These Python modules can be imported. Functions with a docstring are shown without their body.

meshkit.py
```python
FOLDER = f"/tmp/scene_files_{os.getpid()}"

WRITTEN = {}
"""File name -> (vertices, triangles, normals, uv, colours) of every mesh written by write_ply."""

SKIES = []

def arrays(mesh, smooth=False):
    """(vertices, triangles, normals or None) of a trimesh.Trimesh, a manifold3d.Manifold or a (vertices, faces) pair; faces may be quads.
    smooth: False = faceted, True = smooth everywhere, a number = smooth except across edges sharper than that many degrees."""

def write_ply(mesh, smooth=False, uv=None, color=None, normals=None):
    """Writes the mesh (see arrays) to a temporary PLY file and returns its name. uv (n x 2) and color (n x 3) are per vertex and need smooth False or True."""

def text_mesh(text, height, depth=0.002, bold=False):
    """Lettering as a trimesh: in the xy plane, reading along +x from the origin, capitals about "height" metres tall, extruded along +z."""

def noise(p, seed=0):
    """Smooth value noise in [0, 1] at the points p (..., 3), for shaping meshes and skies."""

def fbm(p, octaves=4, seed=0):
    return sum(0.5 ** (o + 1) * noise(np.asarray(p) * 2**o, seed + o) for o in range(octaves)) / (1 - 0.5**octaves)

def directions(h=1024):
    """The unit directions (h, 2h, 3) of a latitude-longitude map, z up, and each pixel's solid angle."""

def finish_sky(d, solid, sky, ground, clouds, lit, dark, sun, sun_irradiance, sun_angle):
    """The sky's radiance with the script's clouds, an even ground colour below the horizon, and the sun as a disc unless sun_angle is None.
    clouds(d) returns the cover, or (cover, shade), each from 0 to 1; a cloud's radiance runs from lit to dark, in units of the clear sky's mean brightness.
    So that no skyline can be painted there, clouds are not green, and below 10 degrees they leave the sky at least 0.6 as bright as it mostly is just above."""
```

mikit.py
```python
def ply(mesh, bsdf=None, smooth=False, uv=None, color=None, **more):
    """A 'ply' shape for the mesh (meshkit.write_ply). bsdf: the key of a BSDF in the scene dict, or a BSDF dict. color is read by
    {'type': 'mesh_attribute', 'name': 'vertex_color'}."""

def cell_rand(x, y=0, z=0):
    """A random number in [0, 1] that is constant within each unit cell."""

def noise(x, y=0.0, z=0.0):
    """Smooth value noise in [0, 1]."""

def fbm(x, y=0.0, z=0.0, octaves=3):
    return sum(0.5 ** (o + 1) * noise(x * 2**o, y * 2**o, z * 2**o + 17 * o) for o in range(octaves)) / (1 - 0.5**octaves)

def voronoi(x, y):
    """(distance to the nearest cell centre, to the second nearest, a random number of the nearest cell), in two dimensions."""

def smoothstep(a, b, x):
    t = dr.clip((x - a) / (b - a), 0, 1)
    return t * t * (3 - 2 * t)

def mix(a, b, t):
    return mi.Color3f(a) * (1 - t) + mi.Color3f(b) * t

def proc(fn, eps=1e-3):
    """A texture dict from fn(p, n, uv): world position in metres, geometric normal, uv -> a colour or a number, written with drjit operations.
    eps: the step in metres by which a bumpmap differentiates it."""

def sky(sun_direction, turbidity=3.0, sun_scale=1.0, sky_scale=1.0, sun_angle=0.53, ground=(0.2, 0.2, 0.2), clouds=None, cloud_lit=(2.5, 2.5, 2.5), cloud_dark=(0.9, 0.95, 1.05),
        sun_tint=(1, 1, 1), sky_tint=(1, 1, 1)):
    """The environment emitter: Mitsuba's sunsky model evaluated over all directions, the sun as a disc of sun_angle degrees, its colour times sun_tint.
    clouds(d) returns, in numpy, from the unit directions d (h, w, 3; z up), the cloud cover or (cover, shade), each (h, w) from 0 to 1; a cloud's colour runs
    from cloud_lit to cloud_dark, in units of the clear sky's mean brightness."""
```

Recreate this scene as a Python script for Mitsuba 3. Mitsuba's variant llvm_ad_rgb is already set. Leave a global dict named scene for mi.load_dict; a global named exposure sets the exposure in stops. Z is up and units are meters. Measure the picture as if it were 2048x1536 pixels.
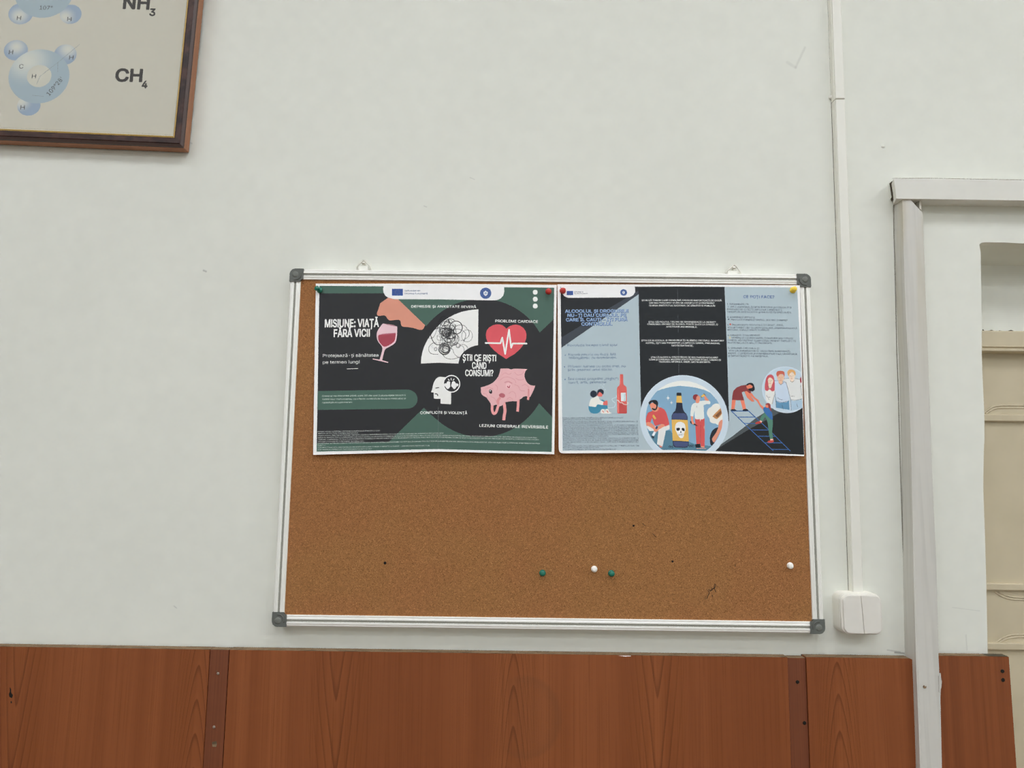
import math, random
import numpy as np
import drjit as dr
import mitsuba as mi
import trimesh, shapely
from shapely.geometry import Polygon, Point, LineString, box as sbox
from shapely import affinity
import mikit, meshkit
from mikit import proc, noise, fbm, voronoi, smoothstep, mix, cell_rand

random.seed(7)
rng = np.random.default_rng(11)
scene, labels = {}, {}

# ------------------------------------------------------------------ camera, sky, lamps, exposure
exposure = 1.72
FOCAL = 1420.0                                   # pixels, for 2048 x 1536
EYE = np.array([-0.0556, -1.2151, 1.5001])
def _rot(a, ax):
    c, s = math.cos(a), math.sin(a)
    return np.array([[[1,0,0],[0,c,-s],[0,s,c]], [[c,0,s],[0,1,0],[-s,0,c]], [[c,-s,0],[s,c,0],[0,0,1]]][ax])
ROT = _rot(math.radians(0.3394), 2) @ _rot(math.radians(7.0454), 0) @ _rot(math.radians(-0.6837), 1)   # columns: right, forward, up
scene['camera'] = {'type': 'perspective', 'fov': 2*math.degrees(math.atan(1024/FOCAL)), 'fov_axis': 'x', 'near_clip': 0.01, 'far_clip': 200.0,
                   'to_world': mi.ScalarTransform4f().look_at(origin=EYE.tolist(), target=(EYE+ROT[:, 1]).tolist(), up=ROT[:, 2].tolist())}
SKY_SCALE = 3.4
LAMP = 2.2
scene['sky'] = mikit.sky((0.35, 0.75, 0.6), turbidity=4.0, sun_scale=0.0, sky_scale=SKY_SCALE, clouds=lambda d: np.full(d.shape[:2], 0.85), cloud_lit=(1.3, 1.3, 1.28), cloud_dark=(0.9, 0.95, 1.0))
LAMPS = [(x, y, f'{row} row, {side}') for y, row in ((-1.3, 'first'), (-2.7, 'second'), (-4.1, 'third')) for x, side in ((-1.9, 'left'), (0.2, 'middle'), (2.2, 'right'))]

# ------------------------------------------------------------------ helpers
T4 = mi.ScalarTransform4f
def lin(c):
    c = np.asarray(c, float)/255
    return np.where(c < 0.04045, c/12.92, ((c+0.055)/1.055)**2.4)
KDISP = 0.80                                     # a white surface shows at this linear value
def col(*rgb):
    return np.clip(lin(rgb)/KDISP, 0.004, 0.93).tolist()
def rgbt(c): return {'type': 'rgb', 'value': list(c)}
def mat(key, rgb=None, rough=0.6, spec=0.5, metallic=0.0, tex=None, bump=None, bscale=1.0, eps=1e-3, **kw):
    b = {'type': 'principled', 'base_color': tex if tex is not None else rgbt(col(*rgb)), 'roughness': rough, 'specular': spec, 'metallic': metallic, **kw}
    if bump is not None:
        b = {'type': 'bumpmap', 'tex': proc(bump, eps), 'scale': bscale, 'bsdf': b}
    scene[key] = {'type': 'twosided', 'bsdf': b}

def W(px, py, d=0.0):
    """The point of the upright plane at distance d before the wall that the photograph shows at this pixel."""
    v = ROT @ np.array([(px-1024)/FOCAL, 1.0, -(py-768)/FOCAL])
    return EYE + v*((-d-EYE[1])/v[1])

def key_of(name, parent=None):
    base = (parent + '__' if parent else '') + name
    k, i = base, 0
    while k in scene or k in labels or any(x.startswith(k+'__') for x in scene):
        i += 1; k = f'{base}_{i:03d}'
    return k
def add(name, mesh, bsdf, parent=None, smooth=False, label=None, cat=None, group=None, kind=None, color=None, uv=None):
    if isinstance(mesh, list): mesh = trimesh.util.concatenate(mesh)
    k = key_of(name, parent)
    scene[k] = mikit.ply(mesh, bsdf, smooth, uv=uv, color=color)
    tag(k, label, cat, group, kind)
    return k
def tag(k, label=None, cat=None, group=None, kind=None):
    d = {a: b for a, b in (('label', label), ('category', cat), ('group', group), ('kind', kind)) if b}
    if d: labels[k] = d
    return k
def thing(name, label, cat, group=None):
    return tag(key_of(name), label, cat, group)

def bx(x0, x1, y0, y1, z0, z1, ch=0.0):
    """A box, its edges chamfered by ch."""
    lo, hi = np.array([x0, y0, z0], float), np.array([x1, y1, z1], float)
    if ch <= 0:
        return trimesh.creation.box(bounds=[lo, hi])
    pts = []
    for s in np.ndindex(2, 2, 2):
        c = np.where(s, hi, lo); inward = np.where(s, -1, 1)*ch
        for k in range(3):
            p = c + inward; p[k] = c[k]; pts.append(p)
    return trimesh.convex.convex_hull(np.array(pts))
def prism(poly, d0, d1):
    """A polygon of the wall's plane (x, z) as a solid from d0 to d1 before the wall."""
    parts = []
    for g in getattr(poly, 'geoms', [poly]):
        m = trimesh.creation.extrude_polygon(g, d1-d0, engine='earcut')
        v = np.array(m.vertices)
        m.vertices = np.c_[v[:, 0], -(v[:, 2]+d0), v[:, 1]]
        parts.append(m)
    return trimesh.util.concatenate(parts)
def slab(poly, d0, d1, ch):
    """A convex polygon as a solid whose front edge is rounded by ch."""
    pts = []
    for d, inset in ((d0, 0), (d1-ch, 0), (d1-0.3*ch, 0.3*ch), (d1, ch)):
        q = np.array(poly.buffer(-inset, join_style='round').exterior.coords if inset else poly.exterior.coords)[:-1]
        pts.append(np.c_[q[:, 0], np.full(len(q), -d), q[:, 1]])
    return trimesh.convex.convex_hull(np.vstack(pts))
def rrect(x0, z0, x1, z1, r, n=8):
    return sbox(x0+r, z0+r, x1-r, z1-r).buffer(r, quad_segs=n)
def tube(points, r, n=8, closed=False):
    p = np.asarray(points, float)
    if closed: p = np.vstack([p, p[:1]])
    t = np.gradient(p, axis=0)
    if closed: t[0] = t[-1] = p[1]-p[-2]
    t /= np.linalg.norm(t, axis=1, keepdims=True)+1e-12
    ref = np.array([0, 1.0, 0.13]); a = np.cross(t, ref); a /= np.linalg.norm(a, axis=1, keepdims=True)
    b = np.cross(t, a); ang = np.arange(n)*2*math.pi/n
    v = p[:, None]+r*(np.cos(ang)[None, :, None]*a[:, None]+np.sin(ang)[None, :, None]*b[:, None])
    f = []
    for i in range(len(p)-1):
        for j in range(n):
            q = [i*n+j, i*n+(j+1) % n, (i+1)*n+(j+1) % n, (i+1)*n+j]
            f += [[q[0], q[2], q[1]], [q[0], q[3], q[2]]]
    m = trimesh.Trimesh(v.reshape(-1, 3), f, process=False)
    if not closed:
        m = trimesh.util.concatenate([m]+[trimesh.creation.icosphere(1, r).apply_translation(q) for q in (p[0], p[-1])])
    return m
def lathe(profile, origin, axis=(0, -1, 0), n=28):
    m = trimesh.creation.revolve(np.array(profile), sections=n)
    z = np.asarray(axis, float); z /= np.linalg.norm(z)
    x = np.cross(z, [0.0, 0.3, 1.0]); x /= np.linalg.norm(x); y = np.cross(z, x)
    M = np.eye(4); M[:3, :3] = np.c_[x, y, z]; M[:3, 3] = origin
    return m.apply_transform(M)
def smooth_pts(p, n=6, closed=True):
    """Catmull-Rom through the points."""
    p = np.asarray(p, float); q = []
    m = len(p)
    for i in range(m if closed else m-1):
        if closed: a, b, c, d = p[(i-1) % m], p[i], p[(i+1) % m], p[(i+2) % m]
        else: a, b, c, d = p[max(i-1, 0)], p[i], p[i+1], p[min(i+2, m-1)]
        for t in np.arange(n)/n:
            q.append(0.5*((2*b)+(c-a)*t+(2*a-5*b+4*c-d)*t*t+(3*b-a-3*c+d)*t**3))
    if not closed: q.append(p[-1])
    return np.array(q)

# ------------------------------------------------------------------ materials
def seg_dist(x, z, a, b):
    ax, az = a; bx_, bz = b; ux, uz = bx_-ax, bz-az; L = ux*ux+uz*uz
    t = dr.clip(((x-ax)*ux+(z-az)*uz)/L, 0, 1)
    return dr.sqrt(dr.square(x-ax-t*ux)+dr.square(z-az-t*uz))
_s = [W(1610, 95), W(1591, 135), W(1575, 125)]
_scuffs = [((_s[0][0], _s[0][2]), (_s[1][0], _s[1][2]), 0.0022, 0.11), ((_s[2][0], _s[2][2]), (_s[1][0], _s[1][2]), 0.003, 0.09)]
for a, b, w, k in (((1775, 1300), (1800, 1304), .0012, .25), ((1790, 1305), (1812, 1307), .0014, .5), ((940, 355), (949, 359), .001, .15), ((407, 541), (412, 543), .0016, .35),
                   ((848, 412), (853, 414), .001, .2), ((348, 1212), (353, 1216), .001, .2), ((1932, 1270), (1934, 1300), .0012, .12), ((1905, 1215), (1960, 1222), .0008, .10),
                   ((372, 283), (384, 287), .0014, .2)):
    p0, p1 = W(*a), W(*b); _scuffs.append(((p0[0], p0[2]), (p1[0], p1[2]), w, k))
WALLC, WALLC2 = col(200, 201, 193), col(198, 199, 191)
def wall_fn(p, n, uv):
    m = fbm(p.x*3.0, p.y*3.0+5.0, p.z*3.0, octaves=3)
    c = mix(WALLC, WALLC2, smoothstep(0.35, 0.7, m))
    k = 1.0-0.03*(noise(p.x*60, p.z*60, p.y*60)-0.5)
    for a, b, w, s in _scuffs:
        d = seg_dist(p.x, p.z, a, b)
        k = k*(1.0-s*(1-smoothstep(0.2*w, 1.6*w, d)))
    return c*k
mat('wall_paint', rough=0.75, spec=0.25, tex=proc(wall_fn), bump=lambda p, n, uv: fbm(p.x*160, p.y*160, p.z*160, octaves=2)+1.5*fbm(p.x*9, p.y*9, p.z*9, octaves=2), bscale=0.00025)
mat('ceiling_paint', (222, 221, 216), 0.85, 0.2)
mat('floor_boards', rough=0.45, spec=0.4, tex=proc(lambda p, n, uv: mix(col(100, 80, 62), col(78, 62, 46), cell_rand(p.x*8)*0.6+0.4*noise(p.x*90, p.y*4))))

TRIMA, TRIMB, TRIMD = col(180, 178, 172), col(173, 171, 165), col(170, 164, 147)
def trim_fn(p, n, uv):
    s = fbm(p.x*160, p.z*5, p.y*160, octaves=3)
    c = mix(TRIMA, TRIMB, smoothstep(0.4, 0.75, s))
    stain = smoothstep(0.50, 0.66, fbm(p.x*30, p.z*3.5, p.y*30, octaves=3))*smoothstep(1.55, 1.98, p.z)*0.7
    return mix(c, TRIMD, stain)
mat('old_paint', rough=0.55, spec=0.35, tex=proc(trim_fn), bump=lambda p, n, uv: fbm(p.x*120, p.z*9, p.y*120), bscale=0.0015)

W_L, W_M, W_D, W_LINE = col(131, 75, 42), col(115, 62, 32), col(98, 50, 24), col(80, 39, 18)
def wood_base(p, shift=0.0):
    x = p.x+0.012*(noise(p.x*5, p.z*1.6)-0.5)+shift
    fine = 0.6*noise(x*1300, p.z*9)+0.4*noise(x*520, p.z*4, 3)
    mid = fbm(x*55, p.z*0.9, 2.0, octaves=3)
    broad = noise(x*9, p.z*0.6, 9.0)
    c = mix(W_M, W_L, smoothstep(0.25, 0.85, 0.5*broad+0.5*mid))
    c = mix(c, W_D, 0.55*smoothstep(0.45, 0.8, fine)*(0.35+0.65*mid))
    for x0, sg, a, k, sp in ((-0.05, 1.0, 2.2, 160.0, 0.052), (-0.335, -1.0, 7.0, 60.0, 0.11)):
        d = x-x0; d = d-0.517*dr.round(d/0.517)
        w = (p.z+sg*(a*dr.sqrt(d*d+1e-5)+k*d*d)+0.05*(noise(x*40, p.z*6, 4)-0.5))/sp
        f = w-dr.floor(w); f = f if sg > 0 else 1.0-f
        line = smoothstep(0.66, 0.95, f)*(1-smoothstep(0.95, 1.0, f))
        m = dr.exp(-dr.square(d/0.036))
        c = mix(c, W_LINE, 0.55*line*m)
        c = mix(c, W_L, 0.35*(1-smoothstep(0.0, 0.35, f))*m)
    return c
_ring = W(1050, 1435, .022)
def wood_fn(p, n, uv):
    c = wood_base(p)
    d = dr.sqrt(dr.square((p.x-float(_ring[0]))/0.062)+dr.square((p.z-float(_ring[2]))/0.068))
    s = (1-smoothstep(0.86, 1.0, d))*(0.10+0.16*smoothstep(0.6, 0.95, d))*smoothstep(-0.4, 0.5, (p.x-float(_ring[0]))/0.06+0.5)
    return mix(c, col(90, 58, 38), s)
mat('cherry_panel', rough=0.45, spec=0.3, tex=proc(wood_fn))
mat('cherry_batten', rough=0.45, spec=0.5, tex=proc(lambda p, n, uv: mix(mix(col(110, 60, 34), col(97, 49, 27), noise(p.x*700, p.z*5)), col(86, 43, 23), 0.4*fbm(p.x*60, p.z*2))))
mat('cherry_plain', rough=0.42, spec=0.4, tex=proc(lambda p, n, uv: mix(mix(W_M, W_D, 0.5*smoothstep(0.35, 0.75, fbm(p.x*150, p.z*1.4, octaves=3))), W_L, 0.5*smoothstep(0.45, 0.8, fbm(p.x*60, p.z*0.8, 5.0)))*(0.93+0.14*noise(p.x*900, p.z*10))))
mat('chipboard', rough=0.9, spec=0.1, tex=proc(lambda p, n, uv: mix(col(122, 102, 80), col(82, 68, 52), smoothstep(0.35, 0.7, fbm(p.x*60, p.y*900, p.z*300)))))
mat('joint_grey', (112, 108, 98), 0.9, 0.1)  # plain grey for the thin lines along joints
mat('trim_paint', (194, 193, 186), 0.55, 0.35)
mat('gap_shade_brown', rough=0.9, spec=0.1, tex=proc(lambda p, n, uv: mix(col(84, 78, 66), col(50, 46, 38), fbm(p.x*150, p.y*150, p.z*40))))  # dark brown for gaps, and for the shade put beside the lintel end

CK = [col(149, 106, 67), col(131, 90, 55), col(186, 142, 98), col(88, 56, 32), col(141, 94, 63)]
def cork_fn(p, n, uv):
    q1, q2, r = voronoi(p.x*760, p.z*760)
    a1, a2, r2 = voronoi(p.x*470+7.3, p.z*470+2.1)
    c = mix(CK[0], CK[1], r)
    c = mix(c, CK[2], 0.6*smoothstep(0.84, 0.93, r2)*(1-smoothstep(0.15, 0.42, a1)))
    c = mix(c, CK[3], 0.8*smoothstep(0.80, 0.90, cell_rand(r*91.7, r*37.0))*(1-smoothstep(0.2, 0.6, q1)))
    c = c*mix([1.0, 1.0, 1.0], [1.0, 0.95, 0.98], smoothstep(0.35, 0.65, fbm(p.x*9, p.z*9, 1.0)))
    return c*(0.84+0.30*noise(p.x*1100, p.z*1100))
mat('cork', rough=0.95, spec=0.1, tex=proc(cork_fn), bump=lambda p, n, uv: voronoi(p.x*760, p.z*760)[0], bscale=0.0003, eps=3e-4)
mat('aluminium', (216, 216, 211), 0.4, 0.6, 0.25)
mat('groove_grey', (128, 128, 120), 0.6, 0.3)
mat('cap_plastic', (84, 87, 83), 0.45, 0.35)
mat('cap_rivet', (98, 101, 96), 0.4, 0.4)
mat('steel', (190, 187, 178), 0.25, 0.5, 0.9)
mat('old_steel', (140, 126, 114), 0.5, 0.4, 0.5)
mat('zinc_plate', (206, 205, 197), 0.4, 0.5, 0.5)
mat('white_plastic', (203, 200, 192), 0.3, 0.5)
mat('switch_plastic', (199, 196, 189), 0.16, 0.5)
mat('duct_plastic', (203, 202, 194), 0.45, 0.4)
mat('dark_gap', (34, 30, 26), 0.9, 0.1)
mat('ink', (46, 36, 30), 0.8, 0.1)
mat('pin_green', (22, 98, 80), 0.2, 0.5)
mat('pin_red', (178, 52, 46), 0.2, 0.5)
mat('pin_yellow', (222, 190, 62), 0.22, 0.5)
mat('pin_white', (224, 222, 216), 0.25, 0.5)
mat('gold', (158, 132, 74), 0.4, 0.5, 0.3)
mat('walnut', rough=0.4, spec=0.22, tex=proc(lambda p, n, uv: mix(col(66, 44, 38), col(40, 28, 26), smoothstep(0.3, 0.7, fbm(p.x*45, p.y*45, p.z*45, octaves=4)))))
mat('walnut_bevel', (70, 56, 52), 0.4, 0.3)
mat('frame_side', rough=0.5, spec=0.4, tex=proc(lambda p, n, uv: mix(col(150, 104, 76), col(122, 80, 58), fbm(p.x*30, p.y*400, p.z*30))))
DO, DO2 = col(180, 169, 146), col(170, 160, 136)
mat('door_paint', rough=0.4, spec=0.4, tex=proc(lambda p, n, uv: mix(DO, DO2, fbm(p.x*14, p.y*14, p.z*14))), bump=lambda p, n, uv: fbm(p.x*70, p.y*70, p.z*20), bscale=0.0008)
mat('paper', (224, 225, 223), 0.6, 0.3)
scene['print'] = {'type': 'twosided', 'bsdf': {'type': 'principled', 'base_color': {'type': 'mesh_attribute', 'name': 'vertex_color'}, 'roughness': 0.5, 'specular': 0.22}}
scene['chart_print'] = {'type': 'twosided', 'bsdf': {'type': 'principled', 'base_color': {'type': 'mesh_attribute', 'name': 'vertex_color'}, 'roughness': 0.5, 'specular': 0.3}}
mat('window_paint', (225, 224, 220), 0.4, 0.4)
mat('lamp_housing', (225, 225, 222), 0.4, 0.4)

# ------------------------------------------------------------------ the room
XL, XR, YB, H = -4.6, 3.2, -5.6, 3.4
edge = [(1975.4, 1308), (1974.7, 1273), (1972.3, 1153), (1969.9, 1068), (1966.5, 975), (1967.7, 900), (1969, 880), (1968.7, 827), (1965.6, 765), (1963.5, 709), (1963.6, 665), (1962, 548),
        (1961.5, 505), (1958.5, 489), (1963, 485.6), (1969, 484.6), (2008, 485), (2048, 487)]
E3 = [W(*e) for e in edge]
OZ = E3[-1][2]; OXR = E3[0][0]+0.86
open_poly = [(E3[0][0]-0.03, 0.0)]+[(q[0], q[2]) for q in E3]+[(OXR-0.02, OZ+0.004), (OXR, OZ-0.02), (OXR, 0.0)]
opening = Polygon(open_poly)
wall = sbox(XL, 0, XR, H).difference(opening)
DEEP = 0.095
wf = add('wall_front', prism(wall, -DEEP, 0.0), 'wall_paint', kind='structure')
# plaster infill above the door, at the back of the recess
door_top = W(2010, 662, -DEEP)[2]
add('recess_back', bx(open_poly[1][0]-0.1, OXR+0.1, DEEP, DEEP+0.12, door_top, OZ+0.1), 'wall_paint', wf)
zb = W(2010, 533, -DEEP)[2]
sq = [np.array([x, y, z]) for x in (open_poly[1][0]-.05, OXR+.02) for y, z in ((.0012, OZ+.012), (.0012, OZ+.0045), (DEEP+.01, OZ+.012), (DEEP+.01, zb))]
add('soffit', trimesh.convex.convex_hull(np.array(sq)), 'wall_paint', wf)
add('wall_plug', lathe([(0, 0.0022), (0.0012, 0.002), (0.0026, 0.0008), (0.003, 0)], W(1766, 293)), 'wall_paint', wf, smooth=True)
add('floor', bx(XL-.2, XR+.2, YB-.2, 0.4, -0.1, 0.0), 'floor_boards', kind='structure')
add('ceiling', bx(XL-.2, XR+.2, YB-.2, 0.2, H, H+0.1), 'ceiling_paint', kind='structure')
add('wall_left', bx(XL-.2, XL, YB, 0.144, 0, H), 'wall_paint', kind='structure')
add('wall_right', bx(XR, XR+.2, YB, 0.144, 0, H), 'wall_paint', kind='structure')
rear = sbox(XL, 0, XR, H)
wins = [(-4.2, -2.5), (-2.1, -0.4), (0.0, 1.7)]
for a, b in wins: rear = rear.difference(sbox(a, 0.95, b, 2.95))
rm = prism(rear, 0, 0.25); rm.apply_translation([0, YB, 0])
add('wall_rear', rm, 'wall_paint', kind='structure')
for i, (a, b) in enumerate(wins):
    w = tag(f'window_{i+1}', kind='structure')
    fr = [bx(a, b, YB-.2, YB-.13, 0.95, 1.01), bx(a, b, YB-.2, YB-.13, 2.89, 2.95), bx(a, a+.06, YB-.2, YB-.13, 1.01, 2.89), bx(b-.06, b, YB-.2, YB-.13, 1.01, 2.89)]
    add('window_frame', fr, 'window_paint', w)
    add('mullion', bx((a+b)/2-.035, (a+b)/2+.035, YB-.2, YB-.13, 1.01, 2.89), 'window_paint', w)
    add('transom', bx(a+.06, b-.06, YB-.2, YB-.13, 2.28, 2.33), 'window_paint', w)
    add('window_sill', bx(a-.05, b+.05, YB-.02, YB+.12, 0.91, 0.95, .005), 'window_paint', w)
for x, y, where in LAMPS:
    t = thing('ceiling_lamp', f'white square edged ceiling lamp panel of the {where}', 'lamp', 'ceiling lamps')
    add('housing', [bx(x-.62, x+.62, y-.32, y-.30, H-.07, H, .004), bx(x-.62, x+.62, y+.30, y+.32, H-.07, H, .004), bx(x-.62, x-.60, y-.30, y+.30, H-.07, H, .004), bx(x+.60, x+.62, y-.30, y+.30, H-.07, H, .004)], 'lamp_housing', t)
    k = add('diffuser', bx(x-.60, x+.60, y-.30, y+.30, H-.055, H-.045), 'lamp_housing', t)
    scene[k]['emitter'] = {'type': 'area', 'radiance': rgbt((LAMP*0.975, LAMP*1.015, LAMP*1.085))}

# ------------------------------------------------------------------ wainscot
WT = 0.022
ztop = 1.2078
def wx(px, y=1400, d=WT): return W(px, y, d)[0]
def panel(x0, x1, parent, name, bsdf, d, zt, r=0.0, tilt=0.0):
    poly = Polygon([(x0, 0.08), (x1, 0.08), (x1, zt-r)]+([(x1-r*(1-math.cos(t)), zt-r+r*math.sin(t)) for t in np.linspace(0, math.pi/2, 6)] if r else [(x1, zt)])+[(x0, zt-tilt)])
    k = add(name, prism(poly, 0.003, d), bsdf, parent)
    core = prism(Polygon([(x0, zt-tilt), (x1-r, zt), (x1-r, zt+.0006), (x0, zt-tilt+.0006)]), 0.004, d-0.0012)
    add('chipboard_edge', core, 'chipboard', k)
    add('dark_joint', bx(x0, x1-r, -.0045, -.0001, zt-.02, zt-.0004), 'gap_shade_brown', k)
    return k
a0, a1, a2, a3, a4, a5 = wx(417, 1340), wx(455, 1340), wx(457, 1340), wx(1576, 1350), wx(1614, 1350), wx(1832.5, 1420)
panel(-2.6, a0, wf, 'wainscot_panel', 'cherry_panel', WT, ztop, tilt=-0.002)
panel(a2, a3, wf, 'wainscot_panel', 'cherry_panel', WT, ztop)
panel(a4, a5, wf, 'wainscot_panel', 'cherry_panel', WT, ztop+.0008, r=0.006)
b1 = panel(a0+.0004, a1, wf, 'wainscot_batten', 'cherry_batten', WT-.0015, ztop-.0005)
b2 = panel(a3+.0012, a4-.0006, wf, 'wainscot_batten', 'cherry_batten', WT-.0028, ztop-.0015)
def screw(px, py, d, parent, r=0.0032, m='steel'):
    o = W(px, py, d)
    k = add('screw', lathe([(0, .0008), (r*.45, .0009), (r*.9, .0005), (r, 0), (r, -.002), (0, -.002)], o), m, parent, smooth=30)
    return k
for px, py in ((436, 1347), (428, 1454)): screw(px, py, WT-.0013, b1, .0024, 'old_steel')
for px, py in ((1595, 1364), (1609, 1446)): screw(px, py, WT-.0026, b2, .0028, 'dark_gap')
for pts in ([(1430, 1343), (1436, 1341), (1440, 1345), (1436, 1346)],):
    pass
def chip(parent, name, pts, d, bsdf, th=0.0004):
    add(name, prism(Polygon([(W(x, y, d)[0], W(x, y, d)[2]) for x, y in pts]).buffer(0), d-.0004, d+th), bsdf, parent)
chip(b1, 'chipped_spot', [(424, 1484), (433, 1482), (434, 1489), (432, 1494), (425, 1493)], WT-.0015, 'chipboard')
chip(b1, 'chipped_spot', [(431, 1342), (435, 1341), (434, 1344)], WT-.0015, 'chipboard')
chip(wf+'__wainscot_panel', 'gouge', [(20, 1375), (22, 1378), (22.5, 1386), (26, 1390), (24, 1396), (19, 1394), (18, 1388), (20, 1383)], WT, 'dark_gap', .0002)
chip(wf+'__wainscot_panel', 'gouge', [(21, 1403), (23, 1402), (24, 1405), (22, 1407)], WT, 'dark_gap', .0002)
chip(wf+'__wainscot_panel_001', 'chipped_spot', [(1236, 1311.2), (1262, 1311.4), (1261, 1312.6), (1250, 1313.2)], WT, 'paper', .0002)
# short panel between the door post and the recess
D2 = 0.0245
c0, c1 = wx(1870, 1420, D2), wx(2022, 1420, D2)
sp = Polygon([(c0, .08), (W(2033, 1536, D2)[0], .08), (W(2033, 1536, D2)[0], W(2033, 1536, D2)[2]), (W(2017.5, 1314, D2)[0], W(2017.5, 1314, D2)[2]), (W(1984, 1313, D2)[0], W(1984, 1313, D2)[2]), (c0, W(1880, 1312, D2)[2])])
sk = add('wainscot_panel', prism(sp, 0.008, D2), 'cherry_plain', wf)
add('chipboard_edge', bx(c0, W(1976, 1311, D2)[0], -(D2-.001), -.009, W(1900, 1312, D2)[2]-.003, W(1900, 1312, D2)[2]+.0006), 'chipboard', sk)
add('chipboard_edge', bx(W(1976, 1311, D2)[0], W(2017, 1312, D2)[0]-.0006, -(D2-.001), -.009, W(2000, 1314, D2)[2]-.003, W(2000, 1313.5, D2)[2]+.0008), 'gap_shade_brown', sk)
for px, py in ((2005, 1342.5), (2006, 1360)): screw(px, py, D2, sk, .0030, 'dark_gap')

# ------------------------------------------------------------------ door casing, painted
tr = tag('trim_1', kind='structure')
def lean(m, d_bot, d_top, z0=0.9, z1=2.05):
    v = np.array(m.vertices); k = np.clip((v[:, 2]-z0)/(z1-z0), 0, 1)
    v[:, 1] *= (d_bot+(d_top-d_bot)*k)/0.03
    m.vertices = v; return m
def wp(pts, d): return [(W(x, y, d)[0], W(x, y, d)[2]) for x, y in pts]
post_left = [(1804.5, 402), (1806.5, 470), (1809, 560), (1812, 640), (1817, 740), (1822, 900), (1827, 1136), (1832, 1330), (1837, 1450), (1840, 1536)]
post_right = [(1884, 1536), (1881, 1400), (1881.5, 1376), (1879, 1352), (1877, 1310), (1873, 1136), (1864, 940), (1857, 740), (1850, 560), (1847, 470), (1845.5, 426), (1819, 397), (1805, 397)]
def wpl(pts):
    out = []
    for x, y in pts:
        z = W(x, y, .03)[2]; d = 0.035+(0.026-0.035)*np.clip((z-.9)/1.15, 0, 1)
        out.append((W(x, y, d)[0], W(x, y, d)[2]))
    return out
pl, pr = wpl(post_left), wpl(post_right)
def ext(a, b): return (b[0]+(b[0]-a[0])/(b[1]-a[1])*(0-b[1]), 0.0)
post = Polygon(pl+[ext(pl[-3], pl[-1]), ext(pr[2], pr[0])]+pr).buffer(0)
post = max(getattr(post, 'geoms', [post]), key=lambda g: g.area)
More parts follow.
